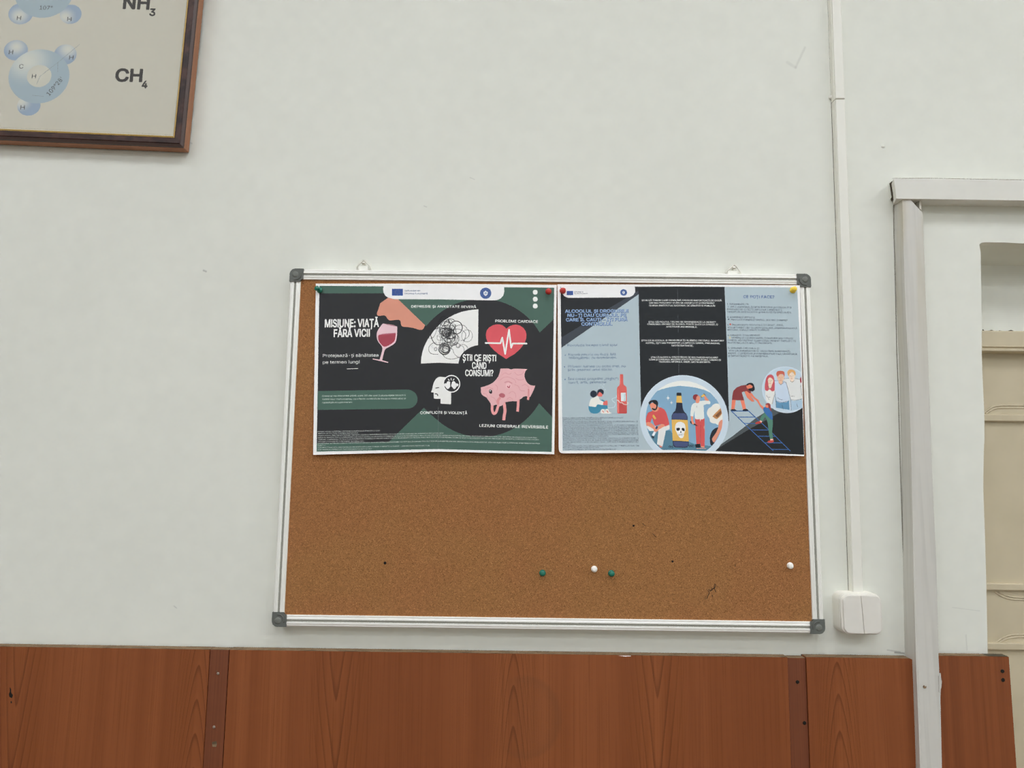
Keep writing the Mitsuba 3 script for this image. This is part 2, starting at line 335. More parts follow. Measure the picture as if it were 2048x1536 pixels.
add('post', lean(prism(post, 0.0, 0.03), 0.035, 0.026), 'old_paint', tr)
add('stub', prism(Polygon(wp([(1838.5, 400), (1842.5, 399), (1843, 420), (1839, 417)], .022)), 0.0, 0.022), 'old_paint', tr)
add('gap_shade_block', prism(Polygon(wp([(1820, 397), (1838.5, 399), (1838.5, 420), (1836, 417)], .010)), 0.0, 0.010), 'gap_shade_brown', tr)  # dark block filling the gap between lintel and mitred post
LD = 0.030
lz0, lz1 = W(1900, 398, LD), W(1900, 359, LD)
lp = Polygon(wp([(1787.5, 357), (1815, 357.5), (2048, 361.5)], LD)+[(1.75, W(2048, 361.5, LD)[2]), (1.75, W(2048, 401, LD)[2])]+wp([(2048, 401), (1850, 398), (1797, 397.5), (1792.5, 397), (1791, 380)], LD))
lm = prism(lp, 0.0, LD); lv = np.array(lm.vertices); lv[(lv[:, 1] > -.001) & (lv[:, 0] < W(1840, 380, LD)[0]), 0] += .0105; lm.vertices = lv
add('lintel', lm, 'trim_paint', tr)
add('crack', tube([W(x, y, .0) for x, y in ((1785, 357), (1850, 356.5), (2048, 360))], .00045, 5), 'joint_grey', tr)
add('crack', tube([W(x, y, .0006) for x, y in [(1787, 404), (1788, 470), (1790.5, 560), (1793.5, 700), (1796, 760), (1801, 940), (1807.5, 1136), (1813, 1308)]], .00055, 5), 'joint_grey', tr)
add('gap_shade_block', prism(Polygon(wp([(1780, 366), (1786, 361), (1790, 372), (1793, 396), (1786, 400), (1783, 384)], .006)), 0.0, 0.006), 'gap_shade_brown', tr)  # dark block standing in for the shade on the lintel's end face
add('cracked_plaster', prism(Polygon(wp([(1778, 369), (1781, 363), (1784, 376), (1785, 392), (1782, 397), (1780, 384)], .004)), 0.0, 0.004), 'wall_paint', tr)
add('paint_flake', prism(Polygon(wp([(1879, 1352), (1882.5, 1347), (1883.5, 1357), (1885, 1364), (1884, 1376), (1880, 1386)], .036)), 0.0315, 0.0345), 'old_paint', tr)
add('nail_hole', prism(Polygon(wp([(1847, 1373), (1849, 1371), (1850, 1374), (1853, 1373), (1852, 1376), (1848, 1376.5)], .0335)), 0.030, 0.0338), 'chipboard', tr)
add('post', prism(Polygon([(OXR+.10, 0), (OXR+.145, 0), (OXR+.145, 1.955), (OXR+.10, 1.955)]), 0, .03), 'old_paint', tr)

# ------------------------------------------------------------------ door in the recess
dk = tag('door_1', kind='structure')
dxl, dxr = open_poly[1][0]-0.08, OXR+0.06
def dz(py): return W(2010, py, -DEEP)[2]
add('head_casing', [bx(dxl, dxr, DEEP-.012, DEEP+.05, dz(706), dz(664), .002), bx(dxl, dxr, DEEP-.018, DEEP, dz(706), dz(701), .001), bx(dxl, dxr, DEEP-.015, DEEP, dz(697), dz(695), .0006)], 'door_paint', dk)
add('door_leaf', bx(dxl, dxr, DEEP+.006, DEEP+.046, 0.005, dz(706)), 'door_paint', dk)
add('rail', bx(dxl, dxr, DEEP-.002, DEEP+.01, dz(843), dz(829), .0015), 'door_paint', dk)
add('rail', bx(dxl, dxr, DEEP-.002, DEEP+.01, dz(1181), dz(1167), .0015), 'door_paint', dk)
add('rail', bx(dxl, dxr, DEEP-.002, DEEP+.01, dz(1300), dz(1286), .0015), 'door_paint', dk)
def wire(pts): return tube([W(x, y, -DEEP-.0058) for x, y in pts], 0.0015, 6)
def far(pts):
    q = [W(x, y, -DEEP-.0058) for x, y in pts]
    return tube(q+[np.array([dxr-.05, q[-1][1], q[-1][2]])], 0.0014, 6)
add('moulding', far(smooth_pts([(1968, 826), (1975, 820), (1985, 814), (1998, 811.5), (2012, 811), (2048, 811)], closed=False)), 'door_paint', dk, smooth=True)
add('moulding', far(smooth_pts([(1972, 827), (1980, 822), (1990, 817.5), (2002, 816), (2048, 816)], closed=False)), 'door_paint', dk, smooth=True)
add('moulding', far(smooth_pts([(1990, 1184), (2002, 1192), (2020, 1198), (2048, 1200)], closed=False)), 'door_paint', dk, smooth=True)
add('moulding', far(smooth_pts([(1998, 1184), (2010, 1190), (2026, 1194), (2048, 1195.5)], closed=False)), 'door_paint', dk, smooth=True)
add('moulding', far(smooth_pts([(1992, 1284), (2005, 1276), (2022, 1270), (2048, 1269)], closed=False)), 'door_paint', dk, smooth=True)
add('moulding', far(smooth_pts([(1998, 1285), (2010, 1279), (2026, 1275), (2048, 1274)], closed=False)), 'door_paint', dk, smooth=True)
jag = [(1966, 660), (1969, 664), (1974, 666), (1978, 662), (1984, 661), (1990, 664), (2000, 662), (2012, 664), (2022, 661), (2030, 664), (2048, 663)]
add('crack', tube([W(x, y, -DEEP+.004) for x, y in jag], .0011, 5), 'gap_shade_brown', dk)

# ------------------------------------------------------------------ cable trunking and light switch
dt = thing('cable_duct', 'white plastic cable trunking running down the wall to the light switch', 'cable duct')
def dx(z): return 0.5003+(z-1.31)*0.0102
for z0, z1, ex in ((2.169, H, 0.0012), (1.305, 2.1675, 0.0)):
    k = add('duct_segment', prism(Polygon([(dx(z0)-ex/2, z0), (dx(z0)+.0175, z0), (dx(z1)+.0175, z1), (dx(z1)-ex/2, z1)]), 0, .0118), 'duct_plastic', dt)
    add('lid', slab(Polygon([(dx(z0)+.0006, z0+.0004), (dx(z0)+.0171, z0+.0004), (dx(z1)+.0171, z1), (dx(z1)+.0006, z1)]), .0118, .0158, .0012), 'duct_plastic', k)
add('joint_line', tube([np.array([dx(z)-.0004, -.0003, z]) for z in np.linspace(1.31, 2.6, 12)], .0003, 5), 'joint_grey', dt)  # thin grey line where the duct meets the wall
add('clip', lathe([(0, .004), (.002, .0036), (.0034, .002), (.0036, 0)], W(1662, 195, .002)), 'duct_plastic', dt, smooth=True)
add('clip', lathe([(0, .004), (.002, .0036), (.0034, .002), (.0036, 0)], W(1684, 692, .002)), 'duct_plastic', dt, smooth=True)

sw = thing('light_switch', 'white double rocker light switch in a surface box under the trunking', 'light switch')
pa, pb = W(1684, 1269, .030), W(1763, 1188.5, .030)
add('back_box', slab(rrect(pa[0]-.0005, pa[2]-.0005, pb[0]+.0005, pb[2]+.0005, .0125, 10), 0, .0235, .0008), 'white_plastic', sw, smooth=35)
add('plate', slab(rrect(pa[0], pa[2], pb[0], pb[2], .0125, 10), .0238, .0295, .0022), 'white_plastic', sw, smooth=35)
inner = rrect(pa[0]+.0030, pa[2]+.0018, pb[0]-.0020, pb[2]-.0022, .0105, 10)
mid = (pa[0]+pb[0])/2; zc0, zc1 = pa[2], pb[2]
lft = inner.intersection(Polygon([(mid-.1, zc0-.01), (mid+.0022, zc0-.01), (mid-.0016, zc1+.01), (mid-.1, zc1+.01)]))
rgt = inner.intersection(Polygon([(mid+.1, zc0-.01), (mid+.0027, zc0-.01), (mid-.0011, zc1+.01), (mid+.1, zc1+.01)]))
add('rocker', slab(lft, .0285, .0325, .0014), 'switch_plastic', sw, smooth=35)
add('rocker', slab(rgt, .0285, .0322, .0014), 'switch_plastic', sw, smooth=35)

# ------------------------------------------------------------------ cork board
BX, BZ0, BZ1, FD, CD = 0.4474, 1.2465, 1.8430, 0.025, 0.0215
EX = FD-0.018
bd = thing('cork_board', 'large cork notice board in a silver frame with grey corners hanging on the wall', 'notice board')
add('cork_sheet', bx(-BX+.012, BX-.012, -CD, -.002, BZ0+.012, BZ1-.012), 'cork', bd)
prof = Polygon([(w, h if h < .01 else h+EX) for w, h in [(0, .001), (0, .0155), (.0008, .0166), (.0022, .0172), (.003, .0170), (.0042, .0180), (.0070, .0180), (.0076, .0174), (.0076, .0164), (.0110, .0164), (.0110, .0174), (.0116, .0180),
                (.0140, .0178), (.0150, .0171), (.0160, .0176), (.0176, .0174), (.0184, .0166), (.0184, .001)]])
def rail(p0, p1, inward, poly, bsdf, name, parent):
    p0, p1, inward = (np.asarray(q, float) for q in (p0, p1, inward))
    L = np.linalg.norm(p1-p0); al = (p1-p0)/L
    m = trimesh.creation.extrude_polygon(poly, L, engine='earcut'); v = np.array(m.vertices)
    m.vertices = p0+v[:, :1]*inward+v[:, 1:2]*np.array([0, -1, 0])+v[:, 2:]*al
    if m.volume < 0: m.invert()
    return add(name, m, bsdf, parent)
CAP = 0.0225
groove = sbox(.0076, .0150+EX, .0110, .0166+EX)
for p0, p1, inn in (((-BX+CAP*.8, 0, BZ1), (BX-CAP*.8, 0, BZ1), (0, 0, -1)), ((-BX+CAP*.8, 0, BZ0), (BX-CAP*.8, 0, BZ0), (0, 0, 1)),
                    ((-BX, 0, BZ0+CAP*.8), (-BX, 0, BZ1-CAP*.8), (1, 0, 0)), ((BX, 0, BZ0+CAP*.8), (BX, 0, BZ1-CAP*.8), (-1, 0, 0))):
    k = rail(p0, p1, inn, prof, 'aluminium', 'frame_rail', bd)
    rail(p0, p1, inn, groove, 'groove_grey', 'groove_strip', k)
for sx in (-1, 1):
    for sz in (-1, 1):
        cx, cz = sx*BX, BZ1 if sz > 0 else BZ0
        r = .0095
        pts = [(0, 0-CAP-.0005)]+[(0, -r)]+[(r-r*math.cos(t), -r+r*math.sin(t)) for t in np.linspace(0, math.pi/2, 9)][1:]+[(CAP+.001, 0), (CAP+.001, -.0184), (.0205, -.0192), (.0192, -.0205), (.0184, -CAP-.0005)]
        poly = Polygon([(cx-sx*(a-.0004), cz+sz*(b+.0004)) for a, b in pts])
        k = add('corner_cap', prism(poly, 0.0, .0196+EX), 'cap_plastic', bd)
        rc = np.array([cx-sx*.0095, -(.0196+EX), cz-sz*.0095])
        add('rivet', lathe([(0, .0012), (.0035, .0012), (.0048, .0008), (.0055, 0)], rc), 'cap_rivet', k, smooth=40)
        arc = [rc+.0098*np.array([sx*-math.sin(t), 0, sz*-math.cos(t)]) for t in np.linspace(-.15, math.pi/2+.15, 12)]
        add('arc_ridge', tube([q+np.array([0, -.0000, 0]) for q in arc], 0.0013, 6), 'cap_plastic', k, smooth=True)
def hanger(pxs, d, flip):
    x0, x1, yb, yt, ax, ay = pxs
    h = thing('board_hanger', 'shiny metal hanging ring and plate on the board top, ' + ('above the wine glass poster' if not flip else 'near the right end'), 'hanging bracket', None)
    a, b = W(x0, yb+6, d), W(x1, yt, d)
    add('plate', bx(a[0], b[0], -d-.001, -d+.004, a[2], b[2], .0005), 'zinc_plate', h)
    dd = d-.001
    c = (x0+x1)/2
    loop = smooth_pts([W(x, y, dd) for x, y in ((x0-2, yb-1), (x0-1.5, (yb+yt)/2-4), (ax-6, ay+6), (ax, ay), (ax+6, ay+5), (x1+3.5, (yb+yt)/2-4), (x1+5, yb-1), (c, yb-.5))], 6)
    add('ring', tube(loop, .0010, 8, True), 'steel', h, smooth=True)
    s = thing('wall_screw', 'round metal screw head in the wall holding the ' + ('right' if flip else 'left') + ' board hanger', 'screw')
    o = W(ax+(0 if not flip else 0), ay+5.5, d+.0005)
    add('head', lathe([(0, .0018), (.0020, .0016), (.0034, .0004), (.0036, -.0006), (.0018, -.0016), (0, -.0016)], o), 'steel', s, smooth=40)
    add('shank', trimesh.creation.cylinder(.0016, segment=[o+np.array([0, .001, 0]), np.array([o[0], .004, o[2]])], sections=10), 'steel', s, smooth=40)
hanger((717, 736, 540.5, 531.5, 727, 520.5), .0095, False)
hanger((1455.5, 1475, 549.5, 541.5, 1468, 530), .0095, True)
for px, py, r in ((770, 1126, .0024), (1267, 1051.5, .0017), (1345, 1123, .0017), (606, 567, .0009)):
    add('pin_hole', lathe([(0, .0002), (r*.8, .0002), (r, 0)], W(px, py, CD+.0001), n=9), 'dark_gap', bd)
for pts in ([(1285, 1047), (1290, 1051)], [(1305, 1067), (1312, 1074)], [(1470, 1129), (1471, 1134)]):
    add('scratch', tube([W(x, y, CD) for x, y in pts], .0004, 5), 'ink', bd)
scr = [[(1411, 1193), (1410, 1197), (1414, 1197), (1416, 1191), (1419, 1186), (1416, 1181), (1418, 1178), (1421, 1183), (1424, 1180), (1423, 1176), (1427, 1178), (1429, 1172), (1430, 1167), (1432, 1172), (1428, 1177), (1432, 1184)],
       [(1419, 1182), (1424, 1179), (1429, 1176)], [(1424, 1190), (1425, 1193)], [(1435, 1173.5), (1436, 1174)]]
add('pen_scribble', [tube([W(x, y, CD) for x, y in q], .0005, 5) for q in scr], 'ink', bd)

# ------------------------------------------------------------------ flat prints
def tri2d(poly):
    v, f = trimesh.creation.triangulate_polygon(poly, engine='earcut')
    return np.array(v), np.array(f)
def polys(g):
    return [q for q in getattr(g, 'geoms', [g]) if q.geom_type == 'Polygon' and q.area > 1e-4]
_TX = {}
def text2d(s, bold):
    if (s, bold) not in _TX:
        m = meshkit.text_mesh(s.translate({73: 0x399, 108: 0x1C0}), 1.0, 0.1, bold)
        v, f = np.array(m.vertices), np.array(m.faces)
        f = f[(v[f][:, :, 2] > 0.09).all(1)]
        use, inv = np.unique(f.ravel(), return_inverse=True)
        _TX[(s, bold)] = (v[use, :2], inv.reshape(-1, 3))
    return _TX[(s, bold)]
class Print:
    """Flat artwork on a sheet, in millimetres from the sheet's lower left corner; item after item is printed over the ones before."""
    STEP, size = 4e-5, (420.0, 297.0)
    def __init__(self): self.items, self.bb, self.block = [], [], 0
    def level(self, b):
        lv = 1
        for bb, l in self.bb:
            if bb[0] < b[2] and b[0] < bb[2] and bb[1] < b[3] and b[1] < bb[3]: lv = max(lv, l+1)
        self.bb.append((b, lv)); return lv
    def shape(self, part, g, c, clip=None):
        if clip is not None: g = g.intersection(clip)
        if g.is_empty: return
        lv = self.level(g.bounds)
        for half in self.halves:
            for q in polys(g.intersection(half)):
                v, f = tri2d(q.simplify(0.01))
                e = v[f]; ar = np.abs(np.cross(e[:, 1]-e[:, 0], e[:, 2]-e[:, 0])); f = f[ar > 0.012*np.linalg.norm(e-np.roll(e, 1, axis=1), axis=2).max(1)]    # no needles
                self.items.append((part, v, f, np.tile(col(*c), (len(v), 1)), lv*self.STEP))
    def fan(self, part, centre, rx, ry, hi, c_hi, c_lo, rot=0.0, span=1.0, clip=None, hole=None):
        """A disc with a printed ball shading: c_hi round the point hi, c_lo at the rim."""
        n, m = 48, 14
        pts = [np.array([0.0, 0.0])]
        for j in range(1, m+1):
            pts += [np.array([math.cos(t), math.sin(t)])*j/m for t in np.arange(n)*2*math.pi/n]
        pts = np.array(pts); f = [[0, 1+i, 1+(i+1) % n] for i in range(n)]
        for j in range(m-1):
            for i in range(n):
                a, b = 1+j*n+i, 1+j*n+(i+1) % n
                f += [[a, a+n, b+n], [a, b+n, b]]
        d = np.clip(np.linalg.norm(pts-np.array(hi), axis=1)/span, 0, 1)
        d = (d*d*(3-2*d))[:, None]
        cc = np.array(col(*c_hi))*(1-d)+np.array(col(*c_lo))*d
        c_, s_ = math.cos(rot), math.sin(rot)
        v = np.array(centre)+(pts*[rx, ry])@np.array([[c_, s_], [-s_, c_]])
        f = np.array(f)
        if clip is not None:
            f = f[[clip.contains(Point(*v[t].mean(0))) for t in f]]
        lv = self.level((v[:, 0].min(), v[:, 1].min(), v[:, 0].max(), v[:, 1].max()))
        self.items.append((part, v, f, cc, lv*self.STEP))
    def text(self, part, s, p0, p1, cap, c, bold=False, grow=0.0):
        p0, p1 = np.asarray(p0, float), np.asarray(p1, float); part = f'{part}#{self.block}'
        v, f = text2d(s, bold)
        u = (p1-p0); L = np.linalg.norm(u); u /= L; w = np.array([-u[1], u[0]])
        x = (v[:, 0]-v[:, 0].min())/(v[:, 0].max()-v[:, 0].min())*L; y = v[:, 1]*cap
        q = p0+x[:, None]*u+y[:, None]*w
        if grow:
            g = shapely.union_all([Polygon(t) for t in q[f]]).buffer(0.02).buffer(grow-.02, join_style='mitre')
            return self.shape(part, g, c)
        b = (q[:, 0].min(), q[:, 1].min(), q[:, 0].max(), q[:, 1].max())
        self.items.append((part, q, f, np.tile(col(*c), (len(q), 1)), self.level(b)*self.STEP+2e-5))
    def emit(self, parent, bsdf):
        for part in dict.fromkeys(i[0] for i in self.items):      # 'name#3': the third piece of that name, a part of its own
            V, F, Cc, U, n = [], [], [], [], 0
            for _, v, f, c, off in (i for i in self.items if i[0] == part):
                V.append(self.to3d(v, off)); F.append(f+n); Cc.append(c); U.append(v/1000); n += len(v)
            V, F = np.vstack(V), np.vstack(F)
            nn = np.cross(V[F[:, 1]]-V[F[:, 0]], V[F[:, 2]]-V[F[:, 0]])
            flip = nn[:, 1] > 0
            F[flip] = F[flip][:, ::-1]
            add(part.split('#')[0], trimesh.Trimesh(V, F, process=False), bsdf, parent, smooth=True, color=np.vstack(Cc), uv=np.vstack(U))

def homography(src, dst):
    A = []
    for (x, y), (u, v) in zip(src, dst):
        A += [[x, y, 1, 0, 0, 0, -u*x, -u*y, -u], [0, 0, 0, x, y, 1, -v*x, -v*y, -v]]
    return np.linalg.svd(np.array(A, float))[2][-1].reshape(3, 3)
class Poster(Print):
    """An A3 sheet with one upright fold. px: the photograph's TL, fold top, TR, BL, fold bottom, BR; the artwork traced there is turned back into millimetres of the sheet."""
    def __init__(self, px, d):
        super().__init__()
        TL, FT, TR, BL, FB, BR = px
        m = [(0, 297), (210, 297), (420, 297), (0, 0), (210, 0), (420, 0)]
        self.H = [homography([TL, FT, FB, BL], [m[0], m[1], m[4], m[3]]), homography([FT, TR, BR, FB], [m[1], m[2], m[5], m[4]])]
        self.fold = (np.array(FT), np.array(FB))
        P = [W(*TL, d[0]), W(*FT, d[1]), W(*TR, d[2]), W(*BL, d[3])]
        def on(a, b, c, pix):
            n = np.cross(b-a, c-a); v = ROT @ np.array([(pix[0]-1024)/FOCAL, 1.0, -(pix[1]-768)/FOCAL])
            return EYE+v*(np.dot(a-EYE, n)/np.dot(v, n))
        fb = on(P[0], P[1], P[3], FB); br = on(P[1], P[2], fb, BR)
        self.q = [(P[0], P[1], fb, P[3]), (P[1], P[2], br, fb)]
        self.halves = [sbox(-5, -5, 210, 302), sbox(210, -5, 425, 302)]
    def mm(self, pts):
        pts = np.asarray(pts, float).reshape(-1, 2); out = np.empty_like(pts)
        (fx, fy), (gx, gy) = self.fold
        for i, (x, y) in enumerate(pts):
            side = int(x > fx+(gx-fx)*(y-fy)/(gy-fy))
            q = self.H[side] @ [x, y, 1]; out[i] = q[:2]/q[2]
        return out
    def to3d(self, v, off):
        v = np.asarray(v, float); R = v[:, 0] > 210
        a, b, c, d = (np.where(R[:, None], self.q[1][i], self.q[0][i]) for i in range(4))
        s_ = ((v[:, 0]-210*R)/210)[:, None]; t = (1-v[:, 1]/297)[:, None]
        return a*(1-s_)*(1-t)+b*s_*(1-t)+c*s_*t+d*(1-s_)*t+np.array([0, -off, 0])
    def sheet(self, poly, parent):
        parts = []
        for half in self.halves:
            for q in polys(poly.intersection(half)):
                m = trimesh.creation.extrude_polygon(q, 1.0, engine='earcut'); v = np.array(m.vertices)
                x = v[:, :2].copy()
                if half is self.halves[1]: x[:, 0] = np.maximum(x[:, 0], 210+1e-9)
                top, bot = self.to3d(x, 0.0), self.to3d(x, -0.00025)
                m.vertices = np.where(v[:, 2:] > .5, top, bot)
                if m.volume < 0: m.invert()
                parts.append(m)
        add('paper', parts, 'paper', parent)
class Crop:
    """Coordinates read off an enlarged part of the photograph."""
    def __init__(self, pr, x0, y0, s): self.pr, self.o, self.s = pr, np.array([x0, y0], float), s
    def px(self, pts): return self.o+np.asarray(pts, float).reshape(-1, 2)/self.s
    def __call__(self, pts): return self.pr.mm(self.px(pts))
    def poly(self, pts, sm=0): 
        q = self(pts)
        return Polygon(smooth_pts(q, sm) if sm else q).buffer(0)
    def line(self, pts, w, sm=0, cap='round'):
        q = self(pts); k = self.k(pts[0])
        return LineString(smooth_pts(q, sm, False) if sm else q).buffer(w/2*k, cap_style=cap, quad_segs=4)
    def k(self, p):
        a = self([p, (p[0]+8, p[1])]) if True else None
        return float(np.linalg.norm(a[1]-a[0])/8)
    def ell(self, c, rx, ry=None, rot=0):
        ry = rx if ry is None else ry; k = self.k(c)
        return affinity.translate(affinity.rotate(affinity.scale(Point(0, 0).buffer(1, quad_segs=12), rx*k, ry*k), -rot, origin=(0, 0)), *self([c])[0])
    def text(self, part, s, x0, x1, y0, y1, cap, c, same=False, **kw):
        self.pr.block += not same
        p = self([(x0, y0), (x1, y1)])
        self.pr.text(part, s, p[0], p[1], cap*self.k((x0, y0)), c, **kw)

# ------------------------------------------------------------------ first poster (green and black)
P1 = Poster([(631.5, 567.1), (879.3, 567.1), (1113.6, 569.8), (626.1, 909.9), (874.6, 903.3), (1108.6, 908.6)], (CD+.0012, CD+.0065, FD+.0016, CD+.0060))
t1 = thing('poster', 'dark green and black paper poster with a wine glass and red heart on cork', 'poster')
P1.sheet(sbox(0, 0, 420, 297), t1)
A = Crop(P1, 620, 550, 4.096); B = Crop(P1, 620, 550, 8.084); Cc = Crop(P1, 860, 550, 7.877); D = Crop(P1, 860, 730, 7.877)
BLACK, GREEN, CREAM, PAPER, NAVY = (42, 43, 45), (70, 96, 86), (232, 230, 221), (224, 225, 224), (50, 72, 128)
area = A.poly([(78, 90), (1062, 97), (2000, 105), (1980, 1450), (1045, 1427), (55, 1448)])
bgp = 'printed_background'
P1.shape(bgp, area, BLACK)
P1.shape(bgp, A.poly([(78, 90), (660, 95), (660, 153), (75, 153)]), GREEN, area)
P1.shape(bgp, A.poly([(640, 90), (1062, 90), (2003, 100), (1992, 375), (1875, 487), (1700, 700), (1200, 650), (945, 418), (725, 203)]), GREEN, area)
P1.shape(bgp, A.poly([(50, 1380), (650, 1370), (935, 1095), (1000, 1160), (1400, 1200), (1780, 1120), (1868, 1052), (1984, 1172), (1984, 1455), (1045, 1435), (50, 1455)]), GREEN, area)
circ = Point(*A([(1400, 766)])[0]).buffer(554*A.k((1400, 766)), quad_segs=32)
P1.shape(bgp, circ, BLACK, area)
P1.shape(bgp, A.poly([(55, 961), (790, 948)]+[(800+85*math.sin(t), 1026-78*math.cos(t)) for t in np.linspace(.1, math.pi-.1, 14)]+[(790, 1104), (55, 1114)]), GREEN, area)
pill = A.poly([(1588, 100), (1590, 140), (1582, 172), (1560, 196), (1530, 211), (1490, 213), (1300, 209.4), (700, 202), (655, 195), (625, 175), (608, 145), (604, 115), (612, 90), (625, 78), (1570, 90)])
P1.shape(bgp, pill, PAPER)
for y in (143, 202, 260): P1.shape(bgp, A.ell((1844, y), 20.5), CREAM)
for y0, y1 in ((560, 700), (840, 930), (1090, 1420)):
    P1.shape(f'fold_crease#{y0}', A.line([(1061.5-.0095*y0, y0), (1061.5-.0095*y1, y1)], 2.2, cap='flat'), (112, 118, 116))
# logos
def eu_flag(pr, C_, x0, y0, x1, y1):
    pr.shape('printed_flag', C_.poly([(x0, y0), (x1, y0), (x1, y1), (x0, y1)]), (52, 78, 140))
    cx, cy, r = (x0+x1)/2, (y0+y1)/2, (y1-y0)*.31
    for i in range(12):
        t = i*math.pi/6; c = (cx+r*math.sin(t), cy-r*math.cos(t)); a = (y1-y0)*.045
        pr.shape('printed_flag', C_.poly([(c[0]+a*(1 if j % 2 == 0 else .42)*math.sin(j*math.pi/5), c[1]-a*(1 if j % 2 == 0 else .42)*math.cos(j*math.pi/5)) for j in range(10)]), (170, 160, 110))
def emblem(pr, C_, cx, cy, r):
    q = lambda *p: C_.poly([(cx+x*r, cy+y*r) for x, y in p])
    pr.shape('printed_emblem', C_.ell((cx, cy), r), (46, 72, 128))
    pr.shape('printed_emblem', C_.ell((cx, cy), r*.94).difference(C_.ell((cx, cy), r*.90)), (100, 124, 168))
    pr.shape('printed_emblem', C_.ell((cx, cy), r*.62).difference(C_.ell((cx, cy), r*.59)), (100, 124, 168))
    for i in range(22):
        t = i*2*math.pi/22+.1
        pr.shape('printed_emblem', C_.line([(cx+r*.70*math.sin(t), cy-r*.70*math.cos(t)), (cx+r*.83*math.sin(t), cy-r*.83*math.cos(t))], r*.07, cap='flat'), (120, 142, 180))
    pr.shape('printed_emblem', q((-.40, -.30), (-.18, -.22), (-.12, -.42), (0, -.52), (.10, -.42), (.16, -.24), (.40, -.32), (.38, .22), (.22, .36), (.08, .44), (0, .60), (-.08, .44), (-.24, .36), (-.38, .20)), (222, 226, 230))
    pr.shape('printed_emblem', q((-.12, -.14), (.10, -.20), (.18, .02), (.06, .20), (-.12, .22), (-.16, .04)), (96, 120, 164))
    pr.shape('printed_emblem', q((-.04, -.08), (.05, -.02), (.04, .12), (-.06, .10)), (222, 226, 230))
    pr.shape('printed_emblem', C_.line([(cx-.27*r, cy-.1*r), (cx-.25*r, cy+.2*r)], .05*r), (110, 132, 172))
    pr.shape('printed_emblem', C_.line([(cx+.29*r, cy-.1*r), (cx+.25*r, cy+.2*r)], .05*r), (110, 132, 172))
eu_flag(P1, A, 678, 115, 766, 172); emblem(P1, A, 1437, 152, 46)
LT = 'printed_lettering'
A.text(LT, 'Cofinanțat de', 778, 905, 137, 137, 13, (62, 80, 122), bold=True)
A.text(LT, 'Uniunea Europeană', 778, 965, 160, 160, 13, (62, 80, 122), bold=True, same=True)
# arm
P1.shape('arm_print', A.poly([(660, 180), (635, 197), (582, 235), (572, 268), (553, 322), (556, 336), (568, 343), (590, 341), (612, 337), (628, 346), (640, 366), (652, 378), (668, 381), (700, 377), (732, 374), (745, 383), (749, 405), (754, 424), (768, 433), (810, 436), (850, 443), (902, 459), (922, 457), (934, 447), (946, 420), (720, 195)]), (203, 139, 119), A.poly([(540, 150), (690, 202), (1000, 205), (1000, 480), (540, 480)]))
# wine glass
GP = 'wine_glass_print'
P1.shape(GP, B.poly([(1185, 803), (1205, 800), (1420, 850), (1422, 900), (1418, 1000), (1408, 1070), (1390, 1115), (1350, 1150), (1300, 1180), (1240, 1210), (1222, 1235), (1210, 1270), (1180, 1398), (1275, 1428), (1280, 1438), (1265, 1441), (1030, 1386), (1022, 1377), (1040, 1374), (1138, 1390), (1180, 1240), (1184, 1205), (1165, 1160), (1120, 1110), (1096, 1060), (1088, 1010), (1094, 945), (1120, 890), (1150, 850)]), (218, 186, 193))
P1.shape(GP, B.poly([(1205, 803), (1300, 810), (1370, 826), (1412, 848), (1350, 842), (1270, 824)]), (160, 118, 126))
P1.shape(GP, B.poly([(1128, 985), (1200, 966), (1300, 958), (1397, 953), (1396, 1000), (1388, 1055), (1368, 1100), (1330, 1132), (1280, 1160), (1235, 1180), (1205, 1178), (1180, 1160), (1140, 1112), (1118, 1070), (1113, 1030), (1116, 1000)]), (156, 66, 80))
P1.shape(GP, B.poly([(1128, 985), (1200, 966), (1300, 958), (1397, 953), (1396, 966), (1300, 975), (1200, 983), (1122, 992)]), (176, 108, 122))
# headline text
A.text(LT, 'MISIUNE: VIAȚĂ', 124, 570, 436, 431, 66, CREAM, bold=True, grow=.26)
A.text(LT, 'FĂRĂ VICII', 198, 496, 517, 513, 64, CREAM, bold=True, grow=.26, same=True)
A.text(LT, 'Protejează-ți sănătatea', 107, 567, 684, 679, 27, CREAM)
A.text(LT, 'pe termen lung!', 107, 412, 738, 734, 27, CREAM)
P1.shape('printed_dash', A.line([(306, 780), (398, 778)], 5), CREAM)
A.text(LT, 'DEPRESIE ȘI ANXIETATE SEVERĂ', 834, 1360, 273, 277, 20, CREAM, bold=True)
A.text(LT, 'PROBLEME CARDIACE', 1516, 1866, 395, 401, 21, CREAM, bold=True)
A.text(LT, 'CONFLICTE ȘI VIOLENȚĂ', 905, 1287, 1147, 1149, 21, CREAM, bold=True)
A.text(LT, 'LEZIUNI CEREBRALE IREVERSIBILE', 1386, 1950, 1250, 1264, 21, CREAM, bold=True)
small = (196, 205, 198)
P1.block += 1
for s, x1, y0, y1, w in (('Creierul se dezvoltă până spre 25 de ani! Substanțele toxice îi', 788, 1007, 1000, 0), ('încetinesc maturizarea, cu efecte ireversibile asupra memoriei și', 788, 1033, 1026, 0), ('capacității de concentrare.', 356, 1060, 1057, 0)):
    A.text(LT, s, 101, x1, y0, y1, 13, small, same=True)
P1.block += 1
